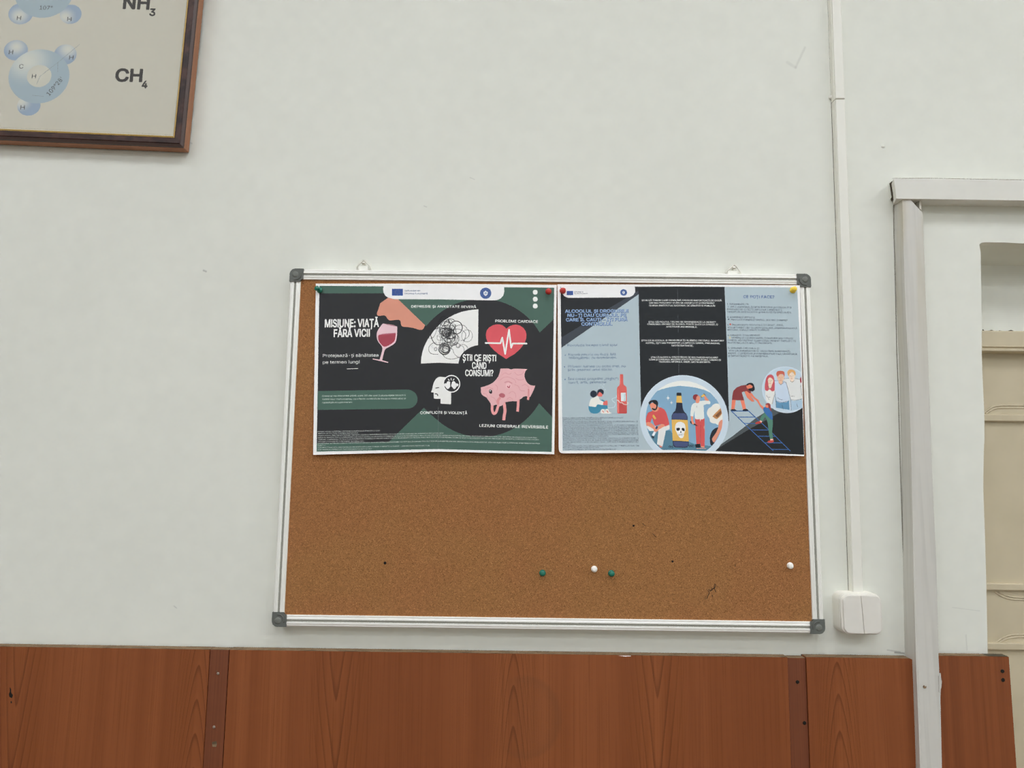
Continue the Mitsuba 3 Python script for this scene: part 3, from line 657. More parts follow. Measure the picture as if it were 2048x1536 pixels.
for s, x1, y0, y1 in (('FONDUL SOCIAL EUROPEAN+ PROGRAM EDUCAȚIE ȘI OCUPARE 2021-2027', 578, 1292, 1284), ('OBIECTIV DE POLITICĂ: O EUROPĂ MAI SOCIALĂ', 398, 1307, 1302),
                       ('PRIORITATE: P4. PREVENIREA PĂRĂSIRII TIMPURII A ȘCOLII ȘI CREȘTEREA ACCESULUI ȘI A PARTICIPĂRII GRUPURILOR DEZAVANTAJATE LA EDUCAȚIE', 1093, 1325, 1305),
                       ('OBIECTIV SPECIFIC: ESO4.6. PROMOVAREA ACCESULUI EGAL LA EDUCAȚIE ȘI FORMARE DE CALITATE ȘI FAVORABILE INCLUZIUNII, PRECUM ȘI A ABSOLVIRII ACESTORA, ÎN SPECIAL PENTRU GRUPURILE DEFAVORIZATE, ÎNCEPÂND DE LA EDUCAȚIA ȘI ÎNGRIJIREA', 1858, 1341, 1341),
                       ('TIMPURIE, CONTINUÂND CU EDUCAȚIA ȘI FORMAREA GENERALĂ ȘI PROFESIONALĂ PÂNĂ LA ÎNVĂȚĂMÂNTUL TERȚIAR, PRECUM ȘI EDUCAȚIA ȘI ÎNVĂȚAREA ÎN RÂNDUL ADULȚILOR, INCLUSIV PRIN FACILITAREA MOBILITĂȚII ÎN SCOPUL ÎNVĂȚĂRII PENTRU TOȚI ȘI A', 1873, 1357, 1357),
                       ('ACCESIBILITĂȚII PENTRU PERSOANELE CU DIZABILITĂȚI', 446, 1373, 1367),
                       ('OPERAȚIUNE: INTERVENȚII PENTRU CREȘTEREA ACCESULUI ȘI A PARTICIPĂRII LA ÎNVĂȚĂMÂNTUL TERȚIAR, ÎN SPECIAL PENTRU GRUPURILE SUBREPREZENTATE (PERSOANE CU CES, ABSOLVENȚI DE LICEU DIN MEDIUL RURAL, PERSOANE APARȚINÂND MINORITĂȚII', 1882, 1389, 1388),
                       ('ROMA Ș.A.)', 130, 1404, 1403), ('COD APEL/TITLUL APEL: PEO/73/PEO_P4/OP4/ESO4.6/PEO_A48 / "PRIMUL STUDENT DIN FAMILIE" - REGIUNI MAI PUȚIN DEZVOLTATE', 980, 1420, 1403), ('COD SMIS/TITLU PROIECT: 317733/ UNIVERSITATEA PENTRU TOȚI', 510, 1436, 1429)):
    A.text(LT, s, 66, x1, y0, y1, 8.5, (202, 206, 203), same=True)
# head turned into scribble
FP = 'scribble_head_print'
fan = A.poly([(1378, 287), (1375, 587), (1352, 590), (1322, 600), (1290, 617), (1262, 638), (1240, 664), (1224, 695), (1214, 738), (1046, 730), (911, 737), (914, 690), (922, 645), (938, 595), (960, 548), (985, 508), (1012, 470), (1046, 428), (1085, 392), (1130, 360), (1180, 332), (1235, 310), (1300, 295)])
P1.shape(FP, fan, (222, 222, 219))
SCR = (30, 30, 32); r7 = np.random.default_rng(5); ink = []
for i in range(30):
    c = np.array([1140, 490])+r7.normal(0, 1, 2)*[34, 38]; rr = r7.uniform(25, 74)
    ink.append(A.line([(c[0]+rr*math.cos(t)*(1+.1*math.sin(3*t+i)), c[1]+rr*r7.uniform(.98, 1.02)*math.sin(t)) for t in np.linspace(0, r7.uniform(4.5, 6.6), 26)+r7.uniform(0, 6)], r7.choice([2.6, 3.4, 5.0])))
for i in range(10):
    c = np.array([1106, 618])+r7.normal(0, 1, 2)*[9, 9]; rr = r7.uniform(18, 46)
    ink.append(A.line([(c[0]+rr*math.cos(t), c[1]+rr*math.sin(t)) for t in np.linspace(0, 6.2, 24)+r7.uniform(0, 6)], r7.choice([3.0, 4.2])))
for c, rx, ry, w in (((1285, 509), 44, 50, 2.8), ((1018, 588), 20, 22, 1.2), ((1030, 618), 11, 13, 4), ((1212, 590), 15, 18, 4), ((1195, 440), 52, 54, 6), ((1100, 420), 48, 50, 2.4)):
    ink.append(A.line([(c[0]+rx*math.cos(t), c[1]+ry*math.sin(t)) for t in np.linspace(0, 6.283, 28)], w))
for q in ([(967, 519), (985, 529), (1010, 520), (1028, 490), (1038, 455), (1062, 400), (1095, 375), (1130, 378), (1152, 405)], [(1034, 562), (1000, 572), (975, 604), (980, 640), (1005, 658), (1050, 660)],
          [(1080, 655), (1110, 690), (1160, 701), (1210, 690), (1250, 672), (1262, 625), (1245, 592), (1205, 600)], [(1150, 610), (1168, 622), (1180, 655), (1205, 680), (1240, 690)], [(1225, 585), (1255, 580), (1282, 595), (1294, 618)]):
    ink.append(A.line(q, 3.2, 5).intersection(fan))
P1.shape('scribble_print', shapely.union_all(ink), SCR)
# heart
HP = 'heart_print'
P1.shape(HP, Cc.poly([(1197, 866), (1185, 845), (1145, 812), (1100, 796), (1045, 793), (985, 808), (925, 845), (888, 895), (875, 960), (882, 1020), (905, 1080), (945, 1145), (1000, 1205), (1075, 1268), (1140, 1310), (1195, 1348), (1260, 1308), (1330, 1268), (1400, 1205), (1455, 1140), (1495, 1075), (1515, 1010), (1517, 950), (1500, 895), (1465, 848), (1410, 810), (1350, 797), (1295, 805), (1245, 825)]), (204, 84, 92))
P1.shape(HP, Cc.line([(872, 1092), (1104, 1097), (1135, 1008), (1180, 1266), (1241, 880), (1275, 1166), (1300, 1100), (1518, 1102)], 26), (226, 224, 220))
# falling-apart head with a cloud
VP = 'angry_head_print'
P1.shape(VP, D.poly([(240, 215), (160, 207), (125, 215), (95, 238), (70, 275), (50, 330), (38, 395), (18, 445), (35, 452), (58, 452), (62, 546), (100, 551), (165, 552), (165, 626), (230, 632), (330, 638), (332, 450), (400, 330)]), (220, 220, 217))
P1.shape(VP, D.ell((338, 318), 136), (226, 226, 223)); P1.shape(VP, D.ell((338, 318), 119), (44, 44, 46))
for sgn in (-1, 1):
    for dx_, dy, r in ((40, -22, 30), (62, 12, 34), (92, 6, 24), (52, 44, 26), (36, 12, 34)):
        P1.shape(VP, D.ell((330+sgn*dx_, 330+dy), r), (226, 226, 223))
P1.shape(VP, D.line([(328, 262), (322, 330), (330, 395)], 13), (44, 44, 46))
for q in ([(283, 244), (302, 264)], [(332, 232), (334, 258)], [(378, 242), (364, 264)]): P1.shape(VP, D.line(q, 13), (226, 226, 223))
P1.shape(VP, D.line([(92, 383), (138, 378)], 13), (40, 40, 42)); P1.shape(VP, D.line([(82, 474), (105, 474), (118, 486), (122, 502)], 13, 4), (40, 40, 42))
# pink brain
NP_ = 'brain_print'; PK, PKD, PKE = (216, 168, 171), (203, 146, 151), (150, 92, 98)
for q, w in (([(978, 640), (975, 720), (990, 770), (1012, 782), (1040, 755), (1062, 690), (1080, 640)], 40), ([(1160, 610), (1172, 680), (1178, 740), (1168, 800), (1158, 885)], 46), ([(1388, 560), (1384, 660), (1376, 752)], 40), ([(1546, 420), (1548, 500), (1540, 570)], 34)):
    P1.shape(NP_, D.line(q, w+6, 4, 'flat'), PKE); P1.shape(NP_, D.line(q, w, 4, 'flat'), (219, 152, 152))
brain = D.poly([(1105, 80), (1180, 77), (1240, 78), (1252, 88), (1275, 92), (1300, 86), (1320, 80), (1420, 82), (1530, 88), (1502, 118), (1488, 160), (1487, 205), (1505, 262), (1540, 315), (1590, 342), (1656, 350), (1640, 395), (1610, 460), (1576, 526), (1540, 516), (1500, 514), (1470, 520), (1440, 548), (1400, 568), (1360, 592), (1300, 590), (1258, 594), (1210, 602), (1170, 606), (1150, 640), (1120, 664), (1090, 668), (1060, 648), (1030, 646), (990, 660), (960, 652), (945, 620), (930, 595), (905, 560), (888, 535), (850, 515), (812, 485), (796, 440), (800, 410), (793, 375), (860, 358), (930, 332), (990, 300), (1040, 248), (1070, 205), (1095, 140)])
P1.shape(NP_, brain, PK)
for q in ([(1130, 180), (1180, 150), (1240, 170), (1280, 150)], [(1330, 140), (1380, 180), (1440, 170), (1480, 120)], [(1100, 260), (1160, 220), (1230, 215), (1320, 250), (1350, 300)], [(1350, 230), (1400, 260), (1470, 250)], [(1330, 330), (1390, 360), (1420, 420), (1490, 430)], [(870, 400), (930, 380), (990, 400)], [(960, 520), (1010, 545), (1040, 590)], [(1240, 470), (1290, 440), (1340, 470), (1350, 530)], [(1450, 350), (1500, 330), (1560, 380)], [(840, 470), (880, 480), (900, 510)], [(1210, 560), (1250, 530), (1300, 560)], [(1020, 330), (1060, 370), (1050, 430)]):
    P1.shape(NP_, D.line(q, 11, 5), (207, 151, 156), brain)
P1.shape(NP_, D.line([(1178, 300), (1225, 282), (1285, 310)], 20, 5), (200, 140, 146)); P1.shape(NP_, D.ell((1235, 348), 44), (226, 180, 183))
P1.shape(NP_, D.line([(1218, 358), (1228, 376), (1248, 374), (1254, 352)], 15, 4), (168, 84, 98))
P1.shape(NP_, D.ell((951, 440), 24, 32, -15), (44, 34, 38)); P1.shape(NP_, D.ell((946, 428), 8, 11), (230, 225, 225))
P1.shape(NP_, D.poly([(1080, 500), (1100, 472), (1135, 465), (1165, 478), (1180, 508), (1160, 532), (1130, 535), (1100, 520)], 4), (172, 96, 106))
P1.shape(NP_, D.poly([(1100, 518), (1070, 540), (1045, 580), (1052, 640), (1085, 640), (1090, 580), (1115, 545)], 4), (206, 138, 140))
P1.shape(NP_, D.line([(1552, 410), (1548, 520)], 26), (205, 138, 142), brain)
P1.block += 1
for s, x0, x1, y0, y1, c_ in (('ȘTII CE RIȘTI', 1249, 1522, 713, 718, 50), ('CÂND', 1326, 1443, 778, 780, 50), ('CONSUMI?', 1270, 1499, 838, 840, 48)):
    A.text(LT, s, x0, x1, y0, y1, c_, CREAM, bold=True, grow=.2, same=True)
P1.emit(t1, 'print')

# ------------------------------------------------------------------ second poster (blue and black)
P2 = Poster([(1114.8, 568.6), (1355.6, 568.9), (1599.9, 570.5), (1117.3, 907.0), (1360.4, 905.0), (1608.6, 912.3)], (FD+.0016, FD+.0050, FD+.0028, FD+.0034))
t2 = thing('poster', 'light blue and black folded paper poster with bottles and a ladder on cork', 'poster')
P2.sheet(Polygon([(0, 297), (420, 297), (420, 0), (9, 0), (4.5, .6), (1.6, 2.6), (.3, 6), (0, 10)]), t2)
A = Crop(P2, 1110, 550, 4.0157); G = Crop(P2, 1110, 690, 10.972); T = Crop(P2, 1110, 560, 10.972); K = Crop(P2, 1270, 740, 9.0368); L = Crop(P2, 1440, 725, 8.0833)
BLUE, DARK, RING = (165, 180, 187), (33, 37, 40), (190, 204, 215)
area = A.poly([(45, 97), (985, 93), (1944, 100), (1975, 700), (2000, 1443), (1005, 1404), (61, 1412)])
P2.shape(bgp, area, BLUE)
P2.shape(bgp, A.poly([(40, 90), (672, 90), (676, 110), (673, 157), (49, 593)]), (60, 66, 74), area)
P2.shape(bgp, A.poly([(40, 90), (672, 90), (672, 128), (454, 260), (51, 509)]), (37, 40, 43), area)
P2.shape(bgp, A.poly([(672, 90), (985, 88), (1357, 92), (1378, 640), (1394, 1176), (1382, 1176), (1300, 1000), (1000, 900), (760, 1000), (693, 1075), (685, 700)]), DARK, area)
P2.shape(bgp, L.poly([(-180, 1450), (-20, 1345), (200, 1190), (580, 900), (830, 745), (1345, 745), (1380, 1490)]), (74, 81, 84), area)
P2.shape(bgp, L.poly([(-180, 1470), (0, 1365), (470, 1080), (935, 832), (1000, 800), (1345, 735), (1380, 1490)]), (33, 36, 38), area)
P2.shape(bgp, A.poly([(48, 88), (640, 88), (646, 110), (646, 140), (630, 165), (605, 180), (570, 183), (105, 186), (75, 172), (55, 148), (50, 120)]), PAPER)
eu_flag(P2, T, 260, 245, 400, 336); emblem(P2, T, 1512, 278, 74)
T.text(LT, 'Cofinanțat de', 424, 625, 278, 275, 22, (66, 74, 96), bold=True); T.text(LT, 'Uniunea Europeană', 424, 722, 314, 311, 22, (66, 74, 96), bold=True, same=True)
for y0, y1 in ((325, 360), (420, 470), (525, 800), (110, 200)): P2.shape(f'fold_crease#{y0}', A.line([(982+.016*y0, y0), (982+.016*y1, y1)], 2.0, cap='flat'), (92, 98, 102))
P2.block += 1
for s, x0, x1, y in (('ALCOOLUL ȘI DROGURILE', 80, 590, 306), ('NU-ȚI DAU CURAJUL PE', 100, 572, 340), ('CARE ÎL CAUȚI – ÎȚI FURĂ', 88, 584, 376), ('CONTROLUL', 213, 460, 411)):
    A.text(LT, s, x0+2, x1+2, y+2, y-1, 25, (70, 98, 144), bold=True, grow=.42, same=True)
    A.text(LT, s, x0, x1, y, y-3, 25, (150, 172, 196), bold=True, same=True)
BT = (62, 90, 126)
P2.block += 1
for s, x0, x1, y in (('Revoluția începe când spui', 101, 502, 580), ('Nu mă intoxic cu iluzii. Mă', 110, 490, 656), ('îmbogățesc cu experiențe.', 111, 497, 681), ('Privesc lumea cu ochii mei, nu', 107, 570, 751), ('prin geamul unei sticle.', 106, 465, 777), ('Îmi creez propriile „highs”:', 106, 512, 851), ('sport, artă, prietenie.', 107, 422, 879)):
    A.text(LT, s, x0, x1, y, y-3, 19, BT, same=True)
for c in ((83, 652), (77, 745), (82, 846)): P2.shape(f'printed_bullet#{c[1]}', A.ell(c, 4.5), BT)
WT_ = (212, 213, 212)
P2.block += 1
for s, x0, x1, y in (('ȘTIAI CĂ TINERII CARE CONSUMĂ DROGURI RAPORTEAZĂ DE DOUĂ', 699, 1335, 210), ('ORI MAI FRECVENT STĂRI DE ANXIETATE ȘI DEPRESIE?', 758, 1276, 231), ('(SURSA: INSTITUTUL NAȚIONAL DE SĂNĂTATE PUBLICĂ)', 758, 1282, 253),
                    ('ȘTIAI CĂ FICATUL TĂU NU SE REGENEREAZĂ LA INFINIT?', 754, 1288, 386), ('CONSUMUL CRONIC DE ALCOOL POATE DUCE LA CIROZĂ, O', 743, 1305, 405), ('AFECȚIUNE IREVERSIBILĂ.', 894, 1140, 425),
                    ('ȘTIAI CĂ ALCOOLUL ȘI DROGURILE ÎȚI SLĂBESC SISTEMUL IMUNITAR?', 696, 1352, 536), ('ASTFEL, EȘTI MAI PREDISPUS LA INFECȚII (GRIPĂ, PNEUMONIE,', 729, 1322, 557), ('GASTROENTERITE).', 936, 1110, 577),
                    ('ȘTIAI CĂ ALCOOLUL CREȘTE RISCUL DE BOLI CARDIOVASCULARE?', 772, 1305, 672), ('CHIAR ȘI CONSUMUL MODERAT POATE PERTURBA RITMUL CARDIAC ȘI', 757, 1328, 691), ('TENSIUNEA ARTERIALĂ. MEDIE, GASTROENTERITE.', 833, 1245, 709)):
    A.text(LT, s, x0, x1, y+2, y+3, 12.5, WT_, bold=True, same=True)
A.text(LT, 'CE POȚI FACE?', 1508, 1759, 187, 189, 23, (60, 88, 138), bold=True)
DT = (56, 70, 86)
P2.block += 1
for s, x0, x1, y, y1 in (('1. INFORMEAZĂ-TE', 1377, 1550, 241, 242), ('AFLĂ ADEVĂRUL DESPRE EFECTELE ALCOOLULUI ȘI', 1405, 1898, 263, 269), ('DROGURILOR: CITEȘTE ARTICOLE, URMĂREȘTE', 1378, 1822, 283, 289), ('VIDEOCLIPURI EDUCATIVE ȘI DISCUTĂ CU SPECIALIȘTI.', 1378, 1900, 304, 310),
                        ('2. EXERSEAZĂ REFUZUL', 1379, 1605, 347, 349), ('PRACTICĂ FORMULE SIMPLE: „NU, MULȚUMESC”', 1408, 1867, 367, 373), ('3.', 1380, 1392, 408, 408), ('ÎNLOCUIEȘTE TENTAȚIILE CU SPORT, ARTĂ,', 1418, 1832, 409, 412), ('VOLUNTARIAT SAU CLUBURI ȘCOLARE. ENERGIA PRODUSĂ', 1380, 1945, 430, 438), ('NATURAL E MULT MAI PUTERNICĂ!', 1381, 1715, 450, 452),
                        ('4. GĂSEȘTE-ȚI UN MENTOR', 1382, 1642, 493, 494), ('VORBEȘTE CU PROFESORI, CONSILIERI SAU COLEGI', 1414, 1910, 514, 519), ('CARE ȘI-AU PĂSTRAT CLARITATEA. UN SFAT ÎNȚELEPT TE', 1382, 1934, 534, 541), ('POATE SALVA DE MULTE ÎNCERCĂRI.', 1383, 1742, 554, 558),
                        ('5. SPRIJINĂ-I PE CEILALȚI', 1385, 1636, 597, 599), ('FII UN AMBASADOR AL VIEȚII FĂRĂ SUBSTANȚE:', 1415, 1888, 618, 624), ('INVITĂ-ȚI PRIETENII LA EVENIMENTELE TALE SĂNĂTOASE', 1386, 1945, 639, 646), ('ȘI ÎMPĂRTĂȘEȘTE-LE REUȘITELE.', 1386, 1710, 660, 663)):
    A.text(LT, s, x0, x1, y+1, y1+1, 12.5, DT, bold=True, same=True)
P2.shape('printed_icon#1404400', A.ell((1404, 400), 7.5), (170, 78, 70)); P2.shape('printed_icon#1390360', A.ell((1390, 360), 6), DT); P2.shape('printed_icon#1387257', A.ell((1387, 257), 4.5), (120, 140, 158))
P2.shape('printed_icon#a', A.poly([(1398, 492), (1408, 510), (1404, 516), (1393, 514)]), (205, 196, 160)); P2.shape('printed_icon#b', A.line([(1394, 610), (1400, 616), (1408, 606)], 4), DT)
P2.block += 1
for s, x1, y in (('FONDUL SOCIAL EUROPEAN+ PROGRAM EDUCAȚIE ȘI OCUPARE 2021-2027', 552, 1155), ('OBIECTIV DE POLITICĂ: O EUROPĂ MAI SOCIALĂ', 377, 1168), ('PRIORITATE: P4. PREVENIREA PĂRĂSIRII TIMPURII A ȘCOLII ȘI CREȘTEREA ACCESULUI ȘI', 668, 1184),
                 ('A PARTICIPĂRII GRUPURILOR DEZAVANTAJATE LA EDUCAȚIE', 462, 1198), ('OBIECTIV SPECIFIC: ESO4.6. PROMOVAREA ACCESULUI EGAL LA EDUCAȚIE ȘI FORMARE DE', 669, 1213), ('CALITATE ȘI FAVORABILE INCLUZIUNII, PRECUM ȘI A ABSOLVIRII ACESTORA, ÎN SPECIAL', 669, 1228), ('PENTRU GRUPURILE DEFAVORIZATE, ÎNCEPÂND DE LA EDUCAȚIA ȘI ÎNGRIJIREA TIMPURIE,', 670, 1242),
                 ('CONTINUÂND CU EDUCAȚIA ȘI FORMAREA GENERALĂ ȘI PROFESIONALĂ PÂNĂ LA', 671, 1257), ('ÎNVĂȚĂMÂNTUL TERȚIAR, PRECUM ȘI EDUCAȚIA ȘI ÎNVĂȚAREA ÎN RÂNDUL ADULȚILOR,', 671, 1272), ('INCLUSIV PRIN FACILITAREA MOBILITĂȚII ÎN SCOPUL ÎNVĂȚĂRII PENTRU TOȚI ȘI A', 672, 1286),
                 ('ACCESIBILITĂȚII PENTRU PERSOANELE CU DIZABILITĂȚI', 432, 1301), ('OPERAȚIUNE: INTERVENȚII PENTRU CREȘTEREA ACCESULUI ȘI A PARTICIPĂRII LA', 673, 1316), ('ÎNVĂȚĂMÂNTUL TERȚIAR, ÎN SPECIAL PENTRU GRUPURILE SUBREPREZENTATE (PERSOANE', 673, 1331), ('CU CES, ABSOLVENȚI DE LICEU DIN MEDIUL RURAL, PERSOANE APARȚINÂND MINORITĂȚII', 674, 1346),
                 ('ROMA Ș.A.)', 135, 1361), ('COD APEL/TITLU APEL: PEO/73/PEO_P4/OP4/ESO4.6/PEO_A48 / "PRIMUL STUDENT DIN', 676, 1376), ('FAMILIE" - REGIUNI MAI PUȚIN DEZVOLTATE', 355, 1390), ('COD SMIS/TITLU PROIECT: 317733/ UNIVERSITATEA PENTRU TOȚI', 496, 1405)):
    A.text(LT, s, 62+(y-1155)*.012, x1, y+3, y+1, 9.5, DT, bold=True, same=True)
# crouching girl and red bottle
GI = 'girl_and_bottle_print'
RED, REDD, TEAL, SKIN, HAIR, WHT = (206, 96, 90), (186, 78, 76), (62, 130, 158), (212, 110, 104), (36, 46, 60), (220, 220, 214)
P2.shape(GI, G.line([(760, 1518), (1590, 1518)], 7), (124, 150, 166))
P2.shape(GI, G.poly([(1430, 668), (1445, 662), (1490, 662), (1502, 672), (1505, 850), (1512, 890), (1560, 925), (1578, 965), (1582, 1010), (1584, 1500), (1572, 1518), (1385, 1518), (1372, 1500), (1366, 980), (1376, 945), (1415, 910), (1428, 880)]), RED)
P2.shape(GI, G.poly([(1425, 1290), (1584, 1330), (1584, 1500), (1572, 1518), (1400, 1518), (1396, 1280)]), REDD)
P2.shape(GI, G.line([(1395, 985), (1400, 1490)], 18), (220, 122, 112)); P2.shape(GI, G.line([(1442, 690), (1442, 880)], 12), (218, 116, 108))
P2.shape(GI, G.poly([(1450, 1068), (1560, 1064), (1562, 1252), (1455, 1252)]), (206, 216, 218)); P2.shape(GI, G.line([(1532, 1090), (1532, 1240)], 7), (90, 120, 140))
P2.shape(GI, G.line([(1360, 1230), (1395, 1235), (1430, 1280), (1480, 1285), (1520, 1320), (1580, 1325), (1610, 1290), (1590, 1275)], 15, 5), (222, 214, 208))
P2.shape(GI, G.line([(1355, 1125), (1350, 1165), (1290, 1185), (1255, 1215), (1290, 1262), (1330, 1290), (1325, 1345), (1290, 1385), (1180, 1395), (1155, 1380)], 13, 5), (196, 212, 216))
P2.shape(GI, G.ell((852, 1093), 76), HAIR)
P2.shape(GI, G.poly([(745, 1350), (740, 1400), (755, 1455), (790, 1500), (850, 1520), (920, 1518), (980, 1495), (1005, 1450), (1020, 1425), (1160, 1415), (1165, 1390), (1145, 1330), (1060, 1320), (1100, 1245), (1050, 1215), (1000, 1228), (960, 1300)]), TEAL)
P2.shape(GI, G.poly([(925, 1140), (850, 1175), (800, 1195), (770, 1260), (748, 1350), (800, 1365), (905, 1375), (935, 1320), (1065, 1335), (1075, 1265), (1000, 1230), (970, 1180), (958, 1140)], 3), WHT)
P2.shape(GI, G.poly([(925, 1110), (945, 1040), (985, 1030), (1050, 1080), (1045, 1120), (1030, 1150), (985, 1150), (950, 1138)], 3), SKIN)
P2.shape(GI, G.poly([(930, 1105), (935, 1040), (960, 1000), (1000, 986), (1040, 995), (1072, 1030), (1074, 1070), (1055, 1108), (1030, 1075), (985, 1050), (960, 1070), (945, 1115)], 3), HAIR)
P2.shape(GI, G.poly([(1065, 1275), (1100, 1250), (1150, 1240), (1162, 1290), (1150, 1335), (1068, 1332)], 3), SKIN)
P2.shape(GI, G.line([(1150, 1340), (1145, 1410)], 6), (44, 100, 128))
for x in (0, 95):
    P2.shape(GI, G.poly([(1025+x, 1430), (1080+x, 1425), (1100+x, 1480), (1145+x, 1500), (1140+x, 1516), (1020+x, 1516)], 3), (226, 222, 214))
    P2.shape(GI, G.line([(1050+x, 1460), (1075+x, 1490)], 18), (190, 90, 84))
for x, y in ((1010, 895), (1080, 885), (970, 960), (1070, 950), (1105, 995), (1050, 925)): P2.shape(GI, G.ell((x, y), 9), (196, 210, 216))
# round picture with the big bottle
RP = 'round_bottle_print'
cR = K([(880, 884)])[0]; kk = K.k((700, 700))
outer = Point(*cR).buffer(786*kk, quad_segs=40); innr = Point(*cR).buffer(681*kk, quad_segs=40)
P2.shape(RP, outer, RING, area)
innr = innr.intersection(area)
P2.shape(RP, innr, (220, 222, 218))
P2.shape(RP, K.poly([(380, 400), (500, 358), (650, 322), (800, 298), (950, 310), (1100, 332), (1250, 372), (1360, 425), (1600, 700), (1600, 1500), (100, 1500), (100, 700)]), (124, 160, 186), innr)
P2.shape(RP, K.poly([(240, 1115), (640, 1100), (690, 1180), (690, 1390), (965, 1385), (970, 1300), (1080, 1345), (1450, 1385), (1310, 1470), (500, 1470), (300, 1300)]), (82, 122, 142), innr)
def star(C_, c, r): return C_.poly([(c[0]+(r if j % 2 == 0 else r*.30)*math.sin(j*math.pi/4)*(.86 if j % 4 == 2 else 1), c[1]-(r if j % 2 == 0 else r*.30)*math.cos(j*math.pi/4)) for j in range(8)])
P2.shape(RP, star(K, (598, 520), 46), (226, 230, 232)); P2.shape(RP, star(K, (660, 605), 36), (226, 230, 232))
NV, NVL, YEL = (38, 44, 60), (68, 78, 114), (212, 172, 92)
P2.shape(RP, K.poly([(752, 430), (765, 424), (825, 424), (838, 430), (838, 478), (752, 478)]), (34, 36, 42))
P2.shape(RP, K.poly([(748, 600), (850, 600), (862, 700), (885, 760), (925, 800), (945, 845), (950, 905), (968, 1290), (968, 1360), (945, 1395), (900, 1408), (740, 1402), (700, 1385), (688, 1350), (680, 1290), (662, 905), (664, 830), (690, 785), (725, 750), (742, 690)]), NV)
P2.shape(RP, K.poly([(752, 478), (838, 478), (852, 604), (745, 604)]), YEL)
P2.shape(RP, K.poly([(680, 800), (730, 792), (880, 790), (925, 810), (938, 850), (940, 902), (672, 902), (672, 845)]), NVL)
P2.shape(RP, K.poly([(690, 1295), (960, 1300), (958, 1355), (935, 1385), (890, 1395), (750, 1390), (715, 1375), (700, 1350)]), NVL)
P2.shape(RP, K.poly([(662, 906), (950, 912), (970, 1296), (680, 1284)]), YEL)
P2.shape(RP, K.poly([(725, 1035), (735, 990), (770, 955), (815, 944), (860, 955), (895, 985), (910, 1035), (912, 1080), (895, 1120), (885, 1155), (880, 1195), (860, 1228), (825, 1236), (795, 1215), (770, 1175), (752, 1135), (728, 1085)], 4), (222, 222, 220))
P2.shape(RP, K.poly([(748, 1080), (755, 1060), (785, 1052), (810, 1062), (808, 1085), (790, 1102), (762, 1105)], 4), (32, 34, 40)); P2.shape(RP, K.poly([(842, 1075), (848, 1055), (880, 1058), (893, 1080), (892, 1108), (870, 1105), (850, 1098)], 4), (32, 34, 40))
P2.shape(RP, K.poly([(826, 1100), (840, 1138), (812, 1142)]), (40, 42, 48))
for x in range(786, 870, 12): P2.shape(RP, K.line([(x, 1168), (x, 1188)], 3), (120, 122, 130))
P2.shape(RP, K.line([(780, 1165), (870, 1168)], 4), (120, 122, 130)); P2.shape(RP, K.line([(790, 1190), (866, 1190)], 4), (120, 122, 130))
for x, y in ((632, 1388), (660, 1395), (690, 1380), (985, 1375), (1015, 1372), (1045, 1378)):
    P2.shape(RP, K.line([(x+18*math.cos(t), y+16*math.sin(t)) for t in np.linspace(0, 6.28, 12)], 7), (34, 38, 48))
P2.shape(RP, K.poly([(1080, 1345), (1170, 1338), (1178, 1400), (1095, 1408)]), (30, 32, 38))
# seated man
TAN, SHIRT, WHP = (214, 138, 114), (200, 84, 84), (214, 214, 212)
P2.shape(RP, K.poly([(205, 1020), (340, 1030), (625, 1000), (628, 1075), (560, 1105), (500, 1385), (400, 1345), (425, 1110), (270, 1110), (225, 1060)]), WHP, innr)
P2.shape(RP, K.poly([(300, 760), (420, 690), (500, 705), (555, 760), (590, 860), (620, 980), (600, 1005), (530, 1030), (480, 985), (370, 1020), (340, 960), (310, 880), (280, 965), (205, 960), (200, 900), (235, 790)], 2), SHIRT, innr)
P2.shape(RP, K.poly([(205, 960), (275, 955), (350, 1015), (380, 1050), (480, 985), (535, 1000), (530, 1030), (440, 1080), (395, 1125), (345, 1115), (340, 1080), (250, 1025), (208, 1010)], 2), TAN, innr)
P2.shape(RP, K.poly([(275, 620), (400, 600), (410, 660), (440, 700), (420, 745), (370, 770), (320, 750), (285, 690)], 2), TAN)
P2.shape(RP, K.poly([(248, 605), (280, 570), (340, 555), (395, 565), (420, 610), (410, 660), (400, 710), (370, 742), (325, 735), (308, 705), (345, 700), (365, 720), (385, 690), (385, 640), (350, 625), (310, 590), (270, 640)], 2), (32, 34, 38))
P2.shape(RP, K.line([(335, 708), (352, 704)], 8), (225, 190, 180))
P2.shape(RP, K.poly([(335, 815), (365, 850), (385, 885), (365, 905), (340, 880), (320, 850)], 3), YEL)
P2.shape(RP, K.poly([(385, 1020), (420, 1035), (395, 1080), (370, 1060)]), (48, 56, 92)); P2.shape(RP, K.poly([(345, 1115), (385, 1130), (345, 1205), (305, 1185)]), (216, 220, 224)); P2.shape(RP, K.poly([(300, 1190), (355, 1215), (335, 1245), (310, 1225)]), (34, 40, 50), innr)
P2.shape(RP, K.poly([(430, 1360), (470, 1375), (500, 1405), (455, 1400)]), (206, 120, 104), innr)
